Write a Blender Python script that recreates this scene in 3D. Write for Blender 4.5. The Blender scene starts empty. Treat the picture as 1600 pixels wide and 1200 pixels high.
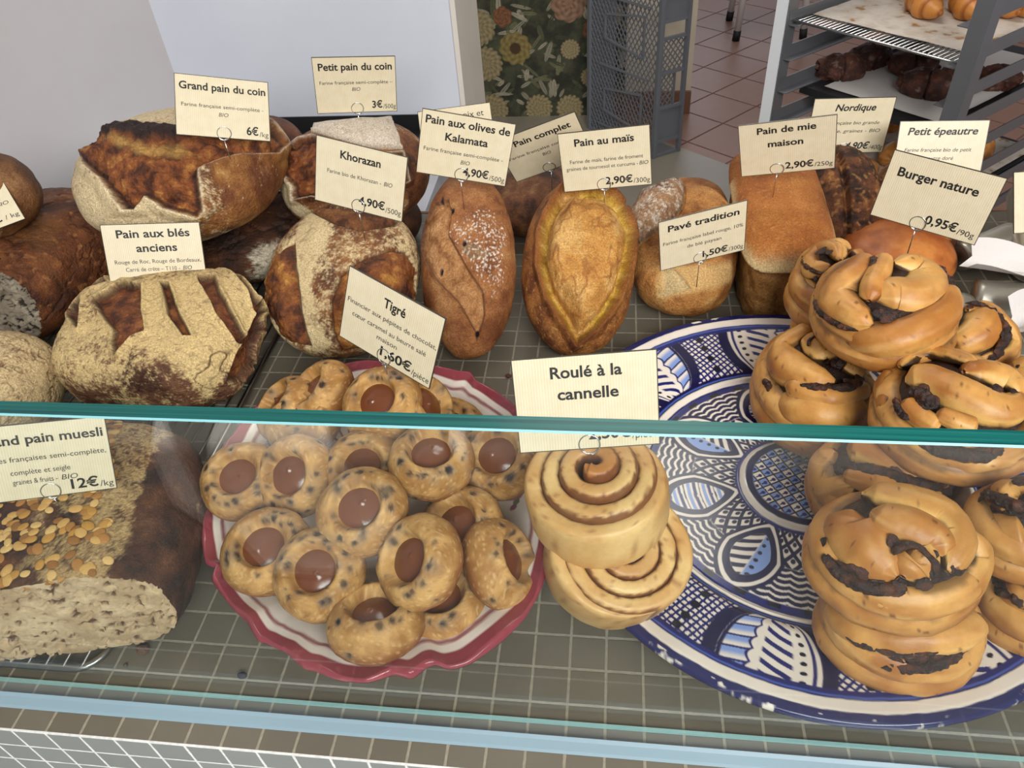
import bpy, math, random
import numpy as np
from mathutils import Matrix, Euler, Vector

S = bpy.context.scene
COL = S.collection
R = math.radians
# ------------------------------------------------------------------ camera
cam_d = bpy.data.cameras.new('camera')
cam_d.sensor_width = 36
cam_d.lens = 26.83
cam_d.clip_start = 0.01
cam_d.clip_end = 60
cam = bpy.data.objects.new('camera', cam_d)
COL.objects.link(cam)
cam.location = (0.41164, -0.19269, 0.51750)
cam.rotation_euler = (0.841776, 0.064825, 0.108066)
S.camera = cam
# ------------------------------------------------------------------ light
w = bpy.data.worlds.new('world')
S.world = w
w.use_nodes = True
bg = w.node_tree.nodes['Background']
bg.inputs[0].default_value = (0.80, 0.88, 1.0, 1)
bg.inputs[1].default_value = 0.26
def lamp(name, kind, loc, rot, energy, color, **kw):
    d = bpy.data.lights.new(name, kind)
    d.energy = energy
    d.color = color
    for k, v in kw.items():
        setattr(d, k, v)
    o = bpy.data.objects.new(name, d)
    COL.objects.link(o)
    o.location = loc
    o.rotation_euler = rot
    return o
# daylight through the open shop front, and an added, unseen fill lamp under the ceiling
lamp('shop_window_daylight', 'AREA', (1.1, -1.6, 1.5), (R(54), 0, R(20)), 76, (1.0, 0.985, 0.96), shape='RECTANGLE', size=1.7, size_y=0.9)
lamp('ceiling_fill', 'AREA', (0.2, 1.5, 1.60), (0, 0, 0), 14, (1.0, 0.95, 0.89), shape='RECTANGLE', size=1.2, size_y=0.6)
lamp('back_room_lamp', 'AREA', (1.2, 3.6, 1.60), (0, 0, 0), 8, (0.95, 0.95, 1.0), shape='RECTANGLE', size=1.5, size_y=1.0)
lamp('back_window_daylight', 'AREA', (0.9, 6.9, 0.8), (R(-90), 0, 0), 14, (0.86, 0.90, 1.0), shape='RECTANGLE', size=2.2, size_y=1.5)
lamp('street_sun', 'SUN', (0, -3, 5), (R(-6), R(48), 0), 14.0, (1.0, 0.96, 0.9), angle=R(1.0))
S.view_settings.view_transform = 'Standard'
S.view_settings.look = 'None'
S.view_settings.gamma = 1.0
S.view_settings.use_curve_mapping = False
S.view_settings.exposure = 0.27
# outlines and poses of the baked goods, bowl rim and price signs
LOAF = {'bles': {'dims': [0.0978, 0.0805, 0.045],
          'k': [0.32, -0.411, 0.854],
          'polys': {'c1': [(-0.608, 0.742), (-0.484, 0.871), (-0.296, 0.952), (-0.138, 0.988), (-0.141, 0.922), (-0.374, 0.925), (-0.481, 0.742), (-0.575, 0.507)],
                    'c2': [(-0.34, 0.802), (-0.01, 0.877), (0.115, 0.791), (-0.014, 0.479), (-0.109, 0.171), (-0.235, 0.17), (-0.43, -0.004), (-0.4, 0.194), (-0.337, 0.355), (-0.364, 0.621)],
                    'c3': [(0.284, 0.719), (0.346, 0.68), (0.278, 0.338), (0.213, -0.111), (0.153, -0.073), (0.171, 0.238)],
                    'c4': [(0.575, 0.559), (0.685, 0.495), (0.652, 0.195), (0.66, -0.144), (0.674, -0.359), (0.604, -0.52), (0.545, -0.4), (0.519, 0.024)],
                    'c5': [(0.816, 0.574), (0.892, 0.445), (0.914, 0.135), (0.978, -0.199), (0.865, -0.203), (0.865, 0.161)],
                    'pale': [(0.115, 0.791), (0.966, 0.241), (0.968, -0.242), (0.463, -0.592), (0.051, -0.899), (-0.102, 0.007)],
                    'side': [(0.997, 0.013), (0.905, -0.418), (0.583, -0.809), (0.23, -0.968), (0.154, -0.984), (0.4, -0.914), (0.24, -0.816), (0.476, -0.56), (0.772, -0.336)]},
          'pos': [-0.0369, 0.3708, 0.0572],
          'rot': [10, 0, 0],
          'z0': 0.015},
 'burger': {'dims': [0.0601, 0.0619, 0.03], 'k': [-0.249, -0.588, 0.77], 'polys': {}, 'pos': [0.7323, 0.5882, 0.0225], 'rot': [0, 0, 0], 'z0': 0},
 'epeautre': {'dims': [0.0431, 0.0811, 0.04], 'k': [-0.416, -0.468, 0.779], 'polys': {}, 'pos': [0.7683, 0.6587, 0.0385], 'rot': [10, 0, 0], 'z0': 0},
 'grand': {'dims': [0.1187, 0.1061, 0.055],
           'k': [0.362, -0.604, 0.71],
           'polys': {'band': [(-0.563, 0.821), (-0.333, 0.938), (-0.09, 0.806), (0.101, 0.646), (0.367, 0.428), (0.249, 0.346), (0.07, 0.376), (-0.207, 0.452), (-0.427, 0.654)],
                     'crumb': [(-0.531, 0.742), (-0.363, 0.59), (-0.181, 0.408), (0.059, 0.333), (0.195, 0.145), (0.008, 0.134), (-0.215, 0.265), (-0.423, 0.486)],
                     'inner': [(-0.768, 0.634), (-0.72, 0.462), (-0.616, 0.132), (-0.578, -0.301), (-0.495, -0.337), (-0.346, -0.186), (-0.256, -0.396), (-0.037, -0.639), (0.033, -0.56),
                               (0.078, -0.3), (0.118, -0.04), (0.272, 0.017), (0.535, -0.002), (0.861, -0.105), (0.996, 0.005), (0.884, 0.456), (0.117, 0.709), (-0.377, 0.922), (-0.486, 0.868)],
                     'white': [(-0.983, 0.159), (-0.784, 0.614), (-0.623, 0.104), (-0.578, -0.301), (-0.495, -0.337), (-0.346, -0.186), (-0.049, -0.649), (-0.224, -0.763), (-0.88, -0.466),
                               (-0.986, -0.142)]},
           'pos': [-0.085, 0.5852, 0.132],
           'rot': [5, 0, 0],
           'z0': 0.085},
 'grandback': {'dims': [0.07, 0.06, 0.045], 'k': [0.352, -0.795, 0.495], 'polys': {}, 'pos': [-0.062, 0.725, 0.089], 'rot': [0, 0, 0], 'z0': 0.055},
 'grandunder': {'dims': [0.118, 0.098, 0.036], 'k': [0.251, -0.503, 0.827], 'polys': {}, 'pos': [-0.065, 0.6, 0.039], 'rot': [0, 0, 0], 'z0': 0.012},
 'khor': {'dims': [0.0839, 0.0964, 0.05],
          'k': [0.222, -0.341, 0.913],
          'polys': {'eye': [(-0.223, -0.173), (-0.017, 0.037), (0.24, 0.094), (0.591, 0.023), (0.792, -0.089), (0.862, -0.341), (0.697, -0.713), (0.219, -0.973), (-0.347, -0.829), (-0.346, -0.508)],
                    'left': [(-0.356, 0.73), (-0.443, 0.47), (-0.557, 0.02), (-0.683, -0.581), (-0.925, -0.3), (-0.96, 0.137), (-0.883, 0.464), (-0.642, 0.673)],
                    'top': [(-0.012, 0.997), (0.156, 0.985), (0.906, 0.417), (0.821, 0.281), (0.407, 0.466), (0.164, 0.737)],
                    'white': [(-0.362, 0.748), (-0.051, 0.936), (0.144, 0.691), (-0.07, 0.46), (-0.289, 0.326), (-0.444, -0.045), (-0.513, -0.675), (-0.683, -0.581), (-0.576, 0.031)]},
          'pos': [0.1218, 0.4836, 0.0569],
          'rot': [20, 0, 0],
          'z0': 0},
 'mais': {'dims': [0.0608, 0.1014, 0.04],
          'k': [0.033, -0.195, 0.98],
          'polys': {'open': [(-0.062, 0.935), (-0.375, 0.737), (-0.583, 0.467), (-0.644, 0.099), (-0.526, -0.247), (-0.266, -0.59), (-0.115, -0.82), (0.223, -0.69), (0.609, -0.431), (0.827, -0.182),
                             (0.961, 0.222), (0.84, 0.539), (0.594, 0.761)]},
          'pos': [0.3779, 0.503, 0.0614],
          'rot': [30, 0, 0],
          'z0': 0},
 'mie': {'dims': [0.0524, 0.1141, 0.052], 'k': [-0.273, -0.498, 0.823], 'polys': {}, 'pos': [0.5956, 0.5909, 0.0464], 'rot': [6, 0, 0], 'z0': 0},
 'nord': {'dims': [0.0477, 0.0772, 0.04], 'k': [-0.27, -0.4, 0.876], 'polys': {}, 'pos': [0.6837, 0.6743, 0.0455], 'rot': [20, 0, 0], 'z0': 0},
 'olive': {'dims': [0.0518, 0.112, 0.04],
           'k': [0.079, -0.182, 0.98],
           'polys': {'bump': [(-0.13, 0.24), (0.166, 0.144), (0.431, -0.1), (0.359, -0.168), (0.017, -0.011)],
                     'dust': [(-0.092, 0.578), (0.636, 0.31), (0.801, -0.08), (0.597, -0.4), (0.287, -0.558), (0.148, -0.292), (-0.114, 0.11), (-0.225, 0.366)],
                     'holes': [(-0.08, 0.604), (-0.57, 0.148), (-0.149, -0.725), (-0.231, 0.799), (0.002, 0.199)],
                     'seam': [(-0.101, 0.735), (-0.108, 0.585), (-0.249, 0.398), (-0.044, -0.063), (0.117, -0.397), (0.055, -0.608), (-0.192, -0.776), (-0.176, -0.661), (-0.359, -0.258),
                              (-0.677, 0.125), (-0.841, 0.511), (-0.66, 0.749), (-0.379, 0.829)]},
           'pos': [0.2592, 0.504, 0.0658],
           'rot': [30, 0, 6],
           'z0': 0},
 'oliveback': {'dims': [0.062, 0.06, 0.04], 'k': [0.081, -0.771, 0.632], 'polys': {}, 'pos': [0.315, 0.7, 0.03], 'rot': [0, 0, 0], 'z0': 0},
 'pave': {'dims': [0.0589, 0.0805, 0.04],
          'k': [-0.073, -0.359, 0.93],
          'polys': {'cut': [(-0.304, -0.3), (-0.116, -0.234), (0.11, -0.39), (0.266, -0.531), (-0.127, -0.727), (-0.321, -0.771), (-0.221, -0.572)],
                    'ear': [(-0.998, 0.003), (-0.92, 0.388), (-0.753, 0.656), (-0.538, 0.84), (-0.36, 0.93), (-0.172, 0.984), (-0.111, 0.651), (-0.21, 0.449), (-0.466, 0.194), (-0.735, -0.033)],
                    'pale': [(-0.341, -0.278), (0.834, 0.033), (0.938, -0.302), (0.128, -0.674), (-0.345, -0.838)]},
          'pos': [0.4926, 0.5571, 0.0463],
          'rot': [20, 0, 0],
          'z0': 0},
 'petit': {'dims': [0.0924, 0.0846, 0.05],
           'k': [0.23, -0.607, 0.761],
           'polys': {'cap': [(-0.316, 0.946), (0.138, 0.898), (0.635, 0.769), (0.634, 0.203), (0.245, 0.405), (-0.371, 0.819)],
                     'inner': [(-0.874, 0.481), (-0.762, 0.643), (-0.558, 0.758), (-0.379, 0.757), (0.044, 0.436), (0.203, 0.211), (0.611, 0.15), (0.574, -0.309), (0.067, -0.44), (-0.558, -0.195),
                               (-0.799, -0.215), (-0.741, 0.003), (-0.831, 0.294)],
                     'right': [(0.714, 0.555), (0.964, 0.256), (0.796, -0.6), (0.496, -0.865), (0.593, -0.022)],
                     'white': [(-0.874, 0.481), (-0.836, 0.266), (-0.747, 0.005), (-0.821, -0.209), (-0.613, -0.532), (-0.744, -0.664), (-0.96, -0.272), (-0.985, 0.16)]},
           'pos': [0.0982, 0.6516, 0.0963],
           'rot': [10, 0, 0],
           'z0': 0.05},
 'petitunder': {'dims': [0.095, 0.068, 0.036], 'k': [0.188, -0.663, 0.725], 'polys': {}, 'pos': [0.075, 0.655, 0.027], 'rot': [0, 0, 0], 'z0': 0}}
BUN = {'A': {'choc': [[[0.0377, 0.0221, 0.0201, 0.0041], [0.0434, 0.0114, 0.0168, 0.0053], [0.0481, -0.0001, 0.0137, 0.0044]],
                [[-0.0525, 0.0148, -0.0033, 0.0027], [-0.0526, -0.0147, 0.0009, 0.0029], [-0.0453, -0.0346, 0.0041, 0.0027], [-0.034, -0.0487, 0.0086, 0.0017]],
                [[-0.0113, 0.0193, 0.0309, 0.0036], [-0.0166, 0.0028, 0.032, 0.0032]]],
       'dims': [0.0562, 0.0666, 0.036],
       'lumps': [[-0.0156, -0.0463, 0.0217, 0.007], [-0.0211, -0.0438, 0.0213, 0.0047], [0.0484, 0.0012, 0.0153, 0.0047], [0.0438, 0.0125, 0.0191, 0.007], [-0.0319, -0.0497, -0.0074, 0.0039],
                 [0.0478, 0.0028, 0.016, 0.0054]],
       'pos': [0.635, 0.3417, 0.1338],
       'strands': [[[-0.0153, 0.0382, 0.0206, 0.0085], [-0.021, 0.017, 0.0193, 0.0155], [-0.035, 0.0045, 0.011, 0.0186], [-0.0406, -0.0092, 0.0055, 0.0171], [-0.0342, -0.0306, 0.0096, 0.0132],
                    [-0.0236, -0.0475, 0.0128, 0.007]],
                   [[0.0027, 0.0152, 0.0288, 0.0078], [0.0213, 0.0213, 0.0184, 0.0155], [0.0298, 0.0053, 0.0144, 0.0186], [0.0119, -0.0184, 0.0194, 0.0179], [-0.0048, -0.0186, 0.0201, 0.0179],
                    [-0.0187, -0.0229, 0.0214, 0.0124]],
                   [[-0.0003, 0.0281, 0.027, 0.007], [-0.0095, 0.0068, 0.0278, 0.0093], [-0.0184, -0.0116, 0.0256, 0.0096], [-0.0246, -0.0281, 0.0226, 0.007]],
                   [[-0.0511, 0.0043, 0.0008, 0.0062], [-0.045, -0.0058, -0.0084, 0.0109], [-0.033, -0.0264, -0.0113, 0.0148], [-0.0152, -0.0508, 0.0006, 0.0155], [0.0088, -0.0499, 0.0087, 0.0148],
                    [0.0343, -0.0277, 0.0102, 0.014], [0.0438, -0.0032, 0.0095, 0.0117], [0.0424, 0.0101, 0.015, 0.0078]],
                   [[-0.0426, -0.021, -0.0137, 0.0062], [-0.0311, -0.0339, -0.0147, 0.0093], [-0.0184, -0.0442, -0.0156, 0.0093], [-0.0058, -0.061, -0.0026, 0.0062]]]},
 'B': {'choc': [[[-0.0296, 0.019, 0.0007, 0.0034], [-0.0299, 0.012, -0.0063, 0.0045], [-0.0312, -0.0139, 0.0059, 0.0024]],
                [[-0.0237, 0.0293, 0.0139, 0.0024], [-0.0272, 0.0009, 0.0216, 0.0024], [-0.0201, -0.0187, 0.0274, 0.0016], [-0.0094, -0.0245, 0.0322, 0.0013]],
                [[0.0212, 0.0107, 0.0269, 0.0034], [0.0247, 0.003, 0.0232, 0.004]]],
       'dims': [0.0348, 0.051, 0.04],
       'lumps': [[-0.0159, 0.0101, 0.0328, 0.0068], [-0.0106, 0.0031, 0.0363, 0.0042], [-0.0331, 0.0064, 0.0012, 0.0059], [-0.0236, -0.0194, 0.0225, 0.0025], [0.025, 0.0053, 0.025, 0.0051]],
       'pos': [0.614, 0.4103, 0.102],
       'strands': [[[-0.0025, -0.0093, 0.0337, 0.0068], [-0.0018, 0.0136, 0.0315, 0.0085], [-0.009, 0.0298, 0.0202, 0.0102], [-0.0198, 0.0204, 0.0163, 0.0093], [-0.0215, -0.0021, 0.02, 0.0093],
                    [-0.011, -0.0126, 0.0306, 0.0068]],
                   [[0.013, 0.0186, 0.0276, 0.0068], [0.0017, 0.0277, 0.0274, 0.0068], [-0.0175, 0.0291, 0.0154, 0.0076], [-0.0245, 0.0209, 0.0034, 0.0085], [-0.0261, 0.0073, -0.003, 0.0102],
                    [-0.0206, -0.021, 0.0128, 0.0102]],
                   [[0.0143, 0.0172, 0.0272, 0.0068], [0.0186, 0.0087, 0.0239, 0.0085], [0.0226, 0.0004, 0.0208, 0.0076], [0.0247, -0.0047, 0.0183, 0.0068]],
                   [[-0.0273, 0.0102, -0.007, 0.0076], [-0.0227, -0.002, -0.0149, 0.011], [-0.0183, -0.0297, -0.0069, 0.0102]]]},
 'C': {'choc': [[[-0.0252, -0.0363, 0.0289, 0.0028], [-0.0093, -0.0438, 0.0314, 0.0041], [0.0097, -0.0423, 0.0316, 0.0046], [0.0301, -0.026, 0.028, 0.0041]],
                [[0.0074, -0.0182, 0.0395, 0.0046], [0.0123, -0.0227, 0.0379, 0.0043]], [[-0.0462, -0.0091, 0.0088, 0.0031], [-0.0428, -0.0221, 0.0125, 0.0033]],
                [[-0.0135, -0.0016, 0.0421, 0.0015], [-0.0107, 0.0072, 0.0426, 0.0015], [-0.0012, 0.0137, 0.0432, 0.0013]]],
       'dims': [0.0499, 0.0722, 0.045],
       'lumps': [[-0.0133, -0.0425, 0.032, 0.0057], [-0.0005, -0.0451, 0.0328, 0.0057], [0.0155, -0.0385, 0.0331, 0.0065], [0.0261, -0.0281, 0.0317, 0.0057], [0.0079, -0.0215, 0.0404, 0.0065],
                 [-0.0448, -0.0179, 0.0107, 0.0049]],
       'pos': [0.5948, 0.3373, 0.05],
       'strands': [[[0.0135, 0.0453, 0.0251, 0.0082], [-0.0094, 0.034, 0.029, 0.0114], [-0.0295, 0.0204, 0.0219, 0.0114], [-0.0271, -0.0039, 0.0206, 0.0171], [-0.0137, -0.0257, 0.0283, 0.0139],
                    [0.004, -0.0355, 0.0328, 0.0073]],
                   [[-0.0099, 0.021, 0.0354, 0.0082], [-0.0023, 0.0059, 0.0343, 0.0131], [0.0009, -0.0125, 0.0364, 0.0098]],
                   [[0.0123, -0.0171, 0.0369, 0.0065], [0.0222, -0.0203, 0.0324, 0.0065], [0.0284, -0.0216, 0.0279, 0.0065]],
                   [[-0.032, -0.0265, 0.0208, 0.0082], [-0.0146, -0.0428, 0.0246, 0.0098], [0.0076, -0.0464, 0.0248, 0.0098], [0.0401, -0.0156, 0.0094, 0.009]],
                   [[-0.0411, 0.0049, -0.0076, 0.0098], [-0.0338, -0.0154, -0.0129, 0.0147], [-0.0194, -0.0474, 0.0091, 0.0163], [0.0061, -0.0537, 0.0123, 0.0163], [0.0339, -0.0315, 0.0017, 0.0131]],
                   [[-0.0393, -0.0094, -0.0121, 0.0098], [-0.029, -0.032, -0.0175, 0.0114], [-0.0126, -0.0612, -0.003, 0.0098], [0.0138, -0.0602, -0.0048, 0.0098]]]},
 'D': {'choc': [[[-0.0409, -0.0056, 0.0234, 0.0039], [-0.0343, -0.0142, 0.0248, 0.0052], [-0.0291, -0.0241, 0.0245, 0.005]],
                [[-0.0491, -0.008, 0.0169, 0.0025], [-0.0477, -0.0192, 0.0141, 0.003], [-0.0439, -0.0273, 0.0137, 0.0027]],
                [[-0.0347, -0.042, 0.0029, 0.0039], [-0.0222, -0.0483, 0.0045, 0.0051], [-0.0076, -0.0521, 0.0049, 0.0054], [0.0075, -0.0527, 0.0063, 0.0042]]],
       'dims': [0.0583, 0.0572, 0.038],
       'lumps': [[-0.0368, -0.0137, 0.0259, 0.0073], [-0.0332, -0.0219, 0.0255, 0.0073], [-0.0469, -0.0199, 0.0148, 0.0058], [-0.0353, -0.033, 0.0179, 0.0036], [-0.0541, 0.0033, -0.009, 0.0032],
                 [0.0122, -0.014, 0.0344, 0.0044], [0.0265, -0.0146, 0.0306, 0.0044], [-0.0338, -0.0435, 0.0034, 0.0057], [-0.0253, -0.0485, 0.0046, 0.0067], [-0.0153, -0.0519, 0.0065, 0.0057],
                 [-0.0017, -0.0539, 0.0071, 0.0067], [0.0096, -0.0526, 0.0085, 0.0048], [-0.0159, -0.0422, -0.0209, 0.0048]],
       'pos': [0.6678, 0.2452, 0.1084],
       'strands': [[[-0.0374, 0.0105, 0.0174, 0.0117], [-0.0256, 0.006, 0.0217, 0.0146], [-0.0102, -0.0104, 0.0238, 0.016], [0.007, -0.0219, 0.0221, 0.0153], [0.0228, -0.0211, 0.022, 0.0117],
                    [0.0328, -0.0094, 0.0244, 0.0073]],
                   [[-0.0366, 0.0271, 0.0164, 0.0066], [-0.0232, 0.0401, 0.0142, 0.0073], [-0.0096, 0.0418, 0.0178, 0.0073], [0.0002, 0.0273, 0.0272, 0.0073], [0.0097, 0.0103, 0.0321, 0.0058]],
                   [[-0.0027, 0.0059, 0.0307, 0.0087], [0.015, 0.01, 0.026, 0.0124], [0.0302, 0.0062, 0.0216, 0.0124], [0.0328, -0.0094, 0.0244, 0.0073]],
                   [[-0.0389, 0.0324, 0.0074, 0.0073], [-0.0465, 0.021, 0.0003, 0.0087], [-0.0512, -0.0072, 0.0024, 0.008]],
                   [[-0.0438, -0.0108, 0.0163, 0.0073], [-0.0371, -0.0254, 0.0154, 0.008], [-0.0267, -0.0368, 0.0154, 0.0073]],
                   [[-0.0284, -0.0283, 0.0219, 0.0058], [-0.0168, -0.0353, 0.021, 0.0073], [-0.0048, -0.0402, 0.0198, 0.0073]],
                   [[-0.0425, -0.0181, -0.0146, 0.0077], [-0.0303, -0.0302, -0.0168, 0.0086], [-0.0136, -0.0449, -0.0113, 0.0086], [0.007, -0.0504, -0.003, 0.0077],
                    [0.0296, -0.0414, -0.0048, 0.0077]]]},
 'E': {'choc': [[[-0.0073, 0.0126, 0.031, 0.0022], [0.0086, 0.004, 0.0322, 0.0024], [0.0164, -0.0108, 0.0281, 0.003], [0.0165, -0.022, 0.0225, 0.0035], [0.0068, -0.0347, 0.0108, 0.0046]],
                [[-0.0334, -0.0152, 0.0031, 0.0046], [-0.0294, -0.0207, 0.0076, 0.0046]]],
       'dims': [0.0402, 0.0411, 0.035],
       'lumps': [[0.0113, -0.034, 0.014, 0.0061], [0.0064, -0.0374, 0.0094, 0.0052], [-0.0328, -0.0194, 0.0065, 0.0078], [0.0157, -0.0232, 0.0235, 0.0052], [-0.0057, 0.0065, 0.0328, 0.0035],
                 [0.0082, -0.0006, 0.0328, 0.0026]],
       'pos': [0.7221, 0.3652, 0.078],
       'strands': [[[-0.0064, 0.0071, 0.0269, 0.0087], [0.0089, 0.0094, 0.02, 0.0156], [0.0029, -0.0095, 0.0197, 0.0173], [-0.01, -0.0194, 0.0163, 0.0139], [-0.0219, -0.0207, 0.0097, 0.0104]],
                   [[-0.0012, 0.0158, 0.0279, 0.0052], [0.0156, 0.0151, 0.0231, 0.0069], [0.0237, -0.004, 0.0195, 0.0087], [0.0295, -0.0112, 0.0071, 0.0095], [0.0179, -0.0273, 0.005, 0.0095],
                    [-0.0043, -0.0332, 0.0056, 0.0087]]]},
 'F': {'choc': [],
       'dims': [0.0333, 0.0195, 0.035],
       'lumps': [[-0.0236, 0.0005, 0.0227, 0.002]],
       'pos': [0.7574, 0.3054, 0.078],
       'strands': [[[-0.0197, 0.0046, 0.013, 0.01], [-0.0137, 0.004, 0.0185, 0.0117], [-0.0067, 0.0037, 0.0227, 0.0117]],
                   [[-0.0227, 0.0029, 0.0098, 0.01], [-0.015, -0.0045, 0.0165, 0.0117], [-0.0053, -0.0036, 0.0249, 0.01]]]},
 'G': {'choc': [[[-0.0427, -0.0094, 0.0238, 0.0037], [-0.025, -0.0181, 0.0295, 0.0052], [-0.008, -0.0253, 0.0304, 0.0055], [0.01, -0.0296, 0.028, 0.0055], [0.0316, -0.0218, 0.0253, 0.0052]],
                [[-0.0543, -0.009, -0.012, 0.0025], [-0.0466, -0.0214, -0.0162, 0.0028], [-0.0395, -0.0291, -0.018, 0.0025]]],
       'dims': [0.0601, 0.0536, 0.04],
       'lumps': [[-0.0392, -0.0137, 0.0262, 0.0049], [-0.0257, -0.0196, 0.0311, 0.0069], [-0.0089, -0.0264, 0.0324, 0.0079], [0.0092, -0.0302, 0.0305, 0.0079], [0.0265, -0.0254, 0.0284, 0.0098],
                 [-0.0459, -0.0111, 0.0217, 0.0035]],
       'pos': [0.6323, 0.2289, 0.046],
       'strands': [[[-0.0318, 0.015, 0.0196, 0.0138], [-0.0181, 0.0065, 0.0242, 0.0167], [-0.0034, -0.0109, 0.0264, 0.0157], [0.015, -0.0224, 0.023, 0.0138], [0.0332, -0.0225, 0.0191, 0.0098]],
                   [[-0.0413, 0.0149, 0.0166, 0.0098], [-0.0478, 0.0095, 0.0012, 0.0138], [-0.049, -0.0104, -0.0028, 0.0118], [-0.0348, -0.0234, 0.0185, 0.0088]],
                   [[-0.0529, -0.0025, -0.0015, 0.0088], [-0.045, -0.0144, -0.0114, 0.0108], [-0.0363, -0.0257, -0.0144, 0.0098], [-0.0303, -0.0318, -0.0163, 0.0079]],
                   [[-0.041, -0.0135, 0.0196, 0.0079], [-0.0246, -0.0227, 0.0235, 0.0098], [-0.0047, -0.0296, 0.0252, 0.0088]]]},
 'H': {'choc': [[[-0.0482, -0.0127, 0.0075, 0.003], [-0.0414, -0.0235, 0.0059, 0.0043], [-0.0321, -0.0314, 0.0068, 0.0048], [-0.0212, -0.0368, 0.0096, 0.0046], [-0.0103, -0.0386, 0.0144, 0.0038]],
                [[-0.0275, -0.0297, -0.0195, 0.0025], [-0.0139, -0.0351, -0.0195, 0.0033], [0.0026, -0.0378, -0.0171, 0.004], [0.0161, -0.0376, -0.0139, 0.0035], [0.0279, -0.0351, -0.0096, 0.0028]],
                [[-0.0157, -0.0258, 0.0286, 0.0025], [-0.0118, -0.0225, 0.0311, 0.003], [-0.0036, -0.022, 0.0333, 0.002], [0.0057, -0.029, 0.0285, 0.0023], [0.0071, -0.0352, 0.0219, 0.0028]]],
       'dims': [0.0538, 0.0457, 0.04],
       'lumps': [[-0.0151, -0.0191, 0.0327, 0.0041], [0.0073, -0.0258, 0.0306, 0.0032], [0.0082, -0.0344, 0.0231, 0.0049], [0.001, -0.0385, 0.0184, 0.0049], [-0.0341, -0.0305, 0.011, 0.0081],
                 [-0.0414, -0.0244, 0.0084, 0.0065], [-0.0463, -0.0182, 0.0061, 0.0057], [-0.0218, -0.0376, 0.0113, 0.0057], [-0.0129, -0.0395, 0.0138, 0.0057], [0.0004, -0.0019, 0.0384, 0.0029],
                 [0.0048, -0.0389, -0.0174, 0.0065], [-0.0086, -0.037, -0.0196, 0.0041], [0.0218, -0.0302, 0.0227, 0.0049], [-0.049, -0.0053, 0.0113, 0.0041]],
       'pos': [0.5963, 0.1205, 0.102],
       'strands': [[[-0.0302, 0.0121, 0.022, 0.0097], [-0.0309, 0.0015, 0.0152, 0.0186], [-0.0234, -0.0135, 0.0143, 0.0211], [-0.0171, -0.0248, 0.0147, 0.0154], [-0.0121, -0.0335, 0.0165, 0.0073]],
                   [[-0.0195, 0.0277, 0.0194, 0.0081], [-0.0072, 0.0227, 0.0206, 0.0146], [0.0081, 0.0147, 0.0214, 0.0186], [0.0223, 0.0075, 0.0204, 0.0178], [0.0266, -0.007, 0.022, 0.0138],
                    [0.0208, -0.0219, 0.0219, 0.0097], [0.0151, -0.0308, 0.0219, 0.0049]],
                   [[-0.0213, 0.0053, 0.0289, 0.0089], [-0.011, -0.002, 0.028, 0.0138], [0.0008, -0.0063, 0.0278, 0.0146], [0.0119, -0.0132, 0.027, 0.0122], [0.0146, -0.023, 0.0251, 0.0081]],
                   [[-0.0089, -0.033, 0.0171, 0.0081], [-0.0039, -0.0261, 0.0189, 0.0138], [0.0008, -0.0227, 0.0235, 0.0122], [-0.0023, -0.021, 0.0297, 0.0065]],
                   [[0.0347, -0.0005, 0.0228, 0.0081], [0.0419, -0.0057, 0.008, 0.0122], [0.0358, -0.018, -0.0, 0.0146], [0.0237, -0.0268, -0.0072, 0.0146], [0.0063, -0.0307, -0.0128, 0.0138],
                    [-0.0138, -0.0353, -0.0034, 0.0105], [-0.0268, -0.0331, -0.001, 0.0073]],
                   [[-0.0465, -0.0098, 0.0013, 0.0073], [-0.0338, -0.0189, -0.0149, 0.0097], [-0.0205, -0.0278, -0.0166, 0.0097], [-0.0059, -0.033, -0.0165, 0.0089]],
                   [[-0.0018, -0.0344, -0.0161, 0.0081], [0.0125, -0.0335, -0.0125, 0.0097], [0.0271, -0.0295, -0.0071, 0.0097], [0.0373, -0.0241, -0.0018, 0.0081]]]},
 'I': {'choc': [[[-0.0339, -0.0263, -0.0064, 0.0035], [-0.0205, -0.0329, 0.0004, 0.0046], [-0.0021, -0.0357, 0.0045, 0.0049], [0.0132, -0.0338, 0.0087, 0.0046], [0.0282, -0.0273, 0.0133, 0.0038]],
                [[-0.0467, -0.0122, 0.0079, 0.0024], [-0.0335, -0.0257, 0.0108, 0.003], [-0.0146, -0.0331, 0.0142, 0.0027], [0.0081, -0.0328, 0.018, 0.0024]]],
       'dims': [0.0524, 0.0397, 0.04],
       'lumps': [[-0.0158, -0.0356, 0.0061, 0.007], [-0.0036, -0.0369, 0.0089, 0.0078], [0.0089, -0.0352, 0.0129, 0.007], [0.0253, -0.0277, 0.0178, 0.0061], [-0.0274, -0.0319, 0.0018, 0.0043],
                 [-0.0457, -0.0071, 0.0145, 0.0035]],
       'pos': [0.6101, 0.1052, 0.046],
       'strands': [[[-0.0422, 0.0121, 0.0009, 0.0087], [-0.0391, -0.0092, 0.0079, 0.0122], [-0.0207, -0.0216, 0.0121, 0.0139], [0.0044, -0.024, 0.0166, 0.013], [0.0301, -0.0151, 0.0151, 0.0122],
                    [0.042, -0.001, 0.0111, 0.0096]],
                   [[-0.0425, -0.0052, -0.0104, 0.0087], [-0.0274, -0.0203, -0.0108, 0.0122], [0.0002, -0.0255, -0.0145, 0.013], [0.026, -0.0227, -0.0072, 0.0122], [0.0407, -0.0115, 0.0037, 0.0104]],
                   [[-0.0333, -0.017, -0.0158, 0.0078], [-0.0155, -0.0249, -0.017, 0.0096], [0.0068, -0.0283, -0.0143, 0.0096], [0.0281, -0.0247, -0.0071, 0.0087]]]},
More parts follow.
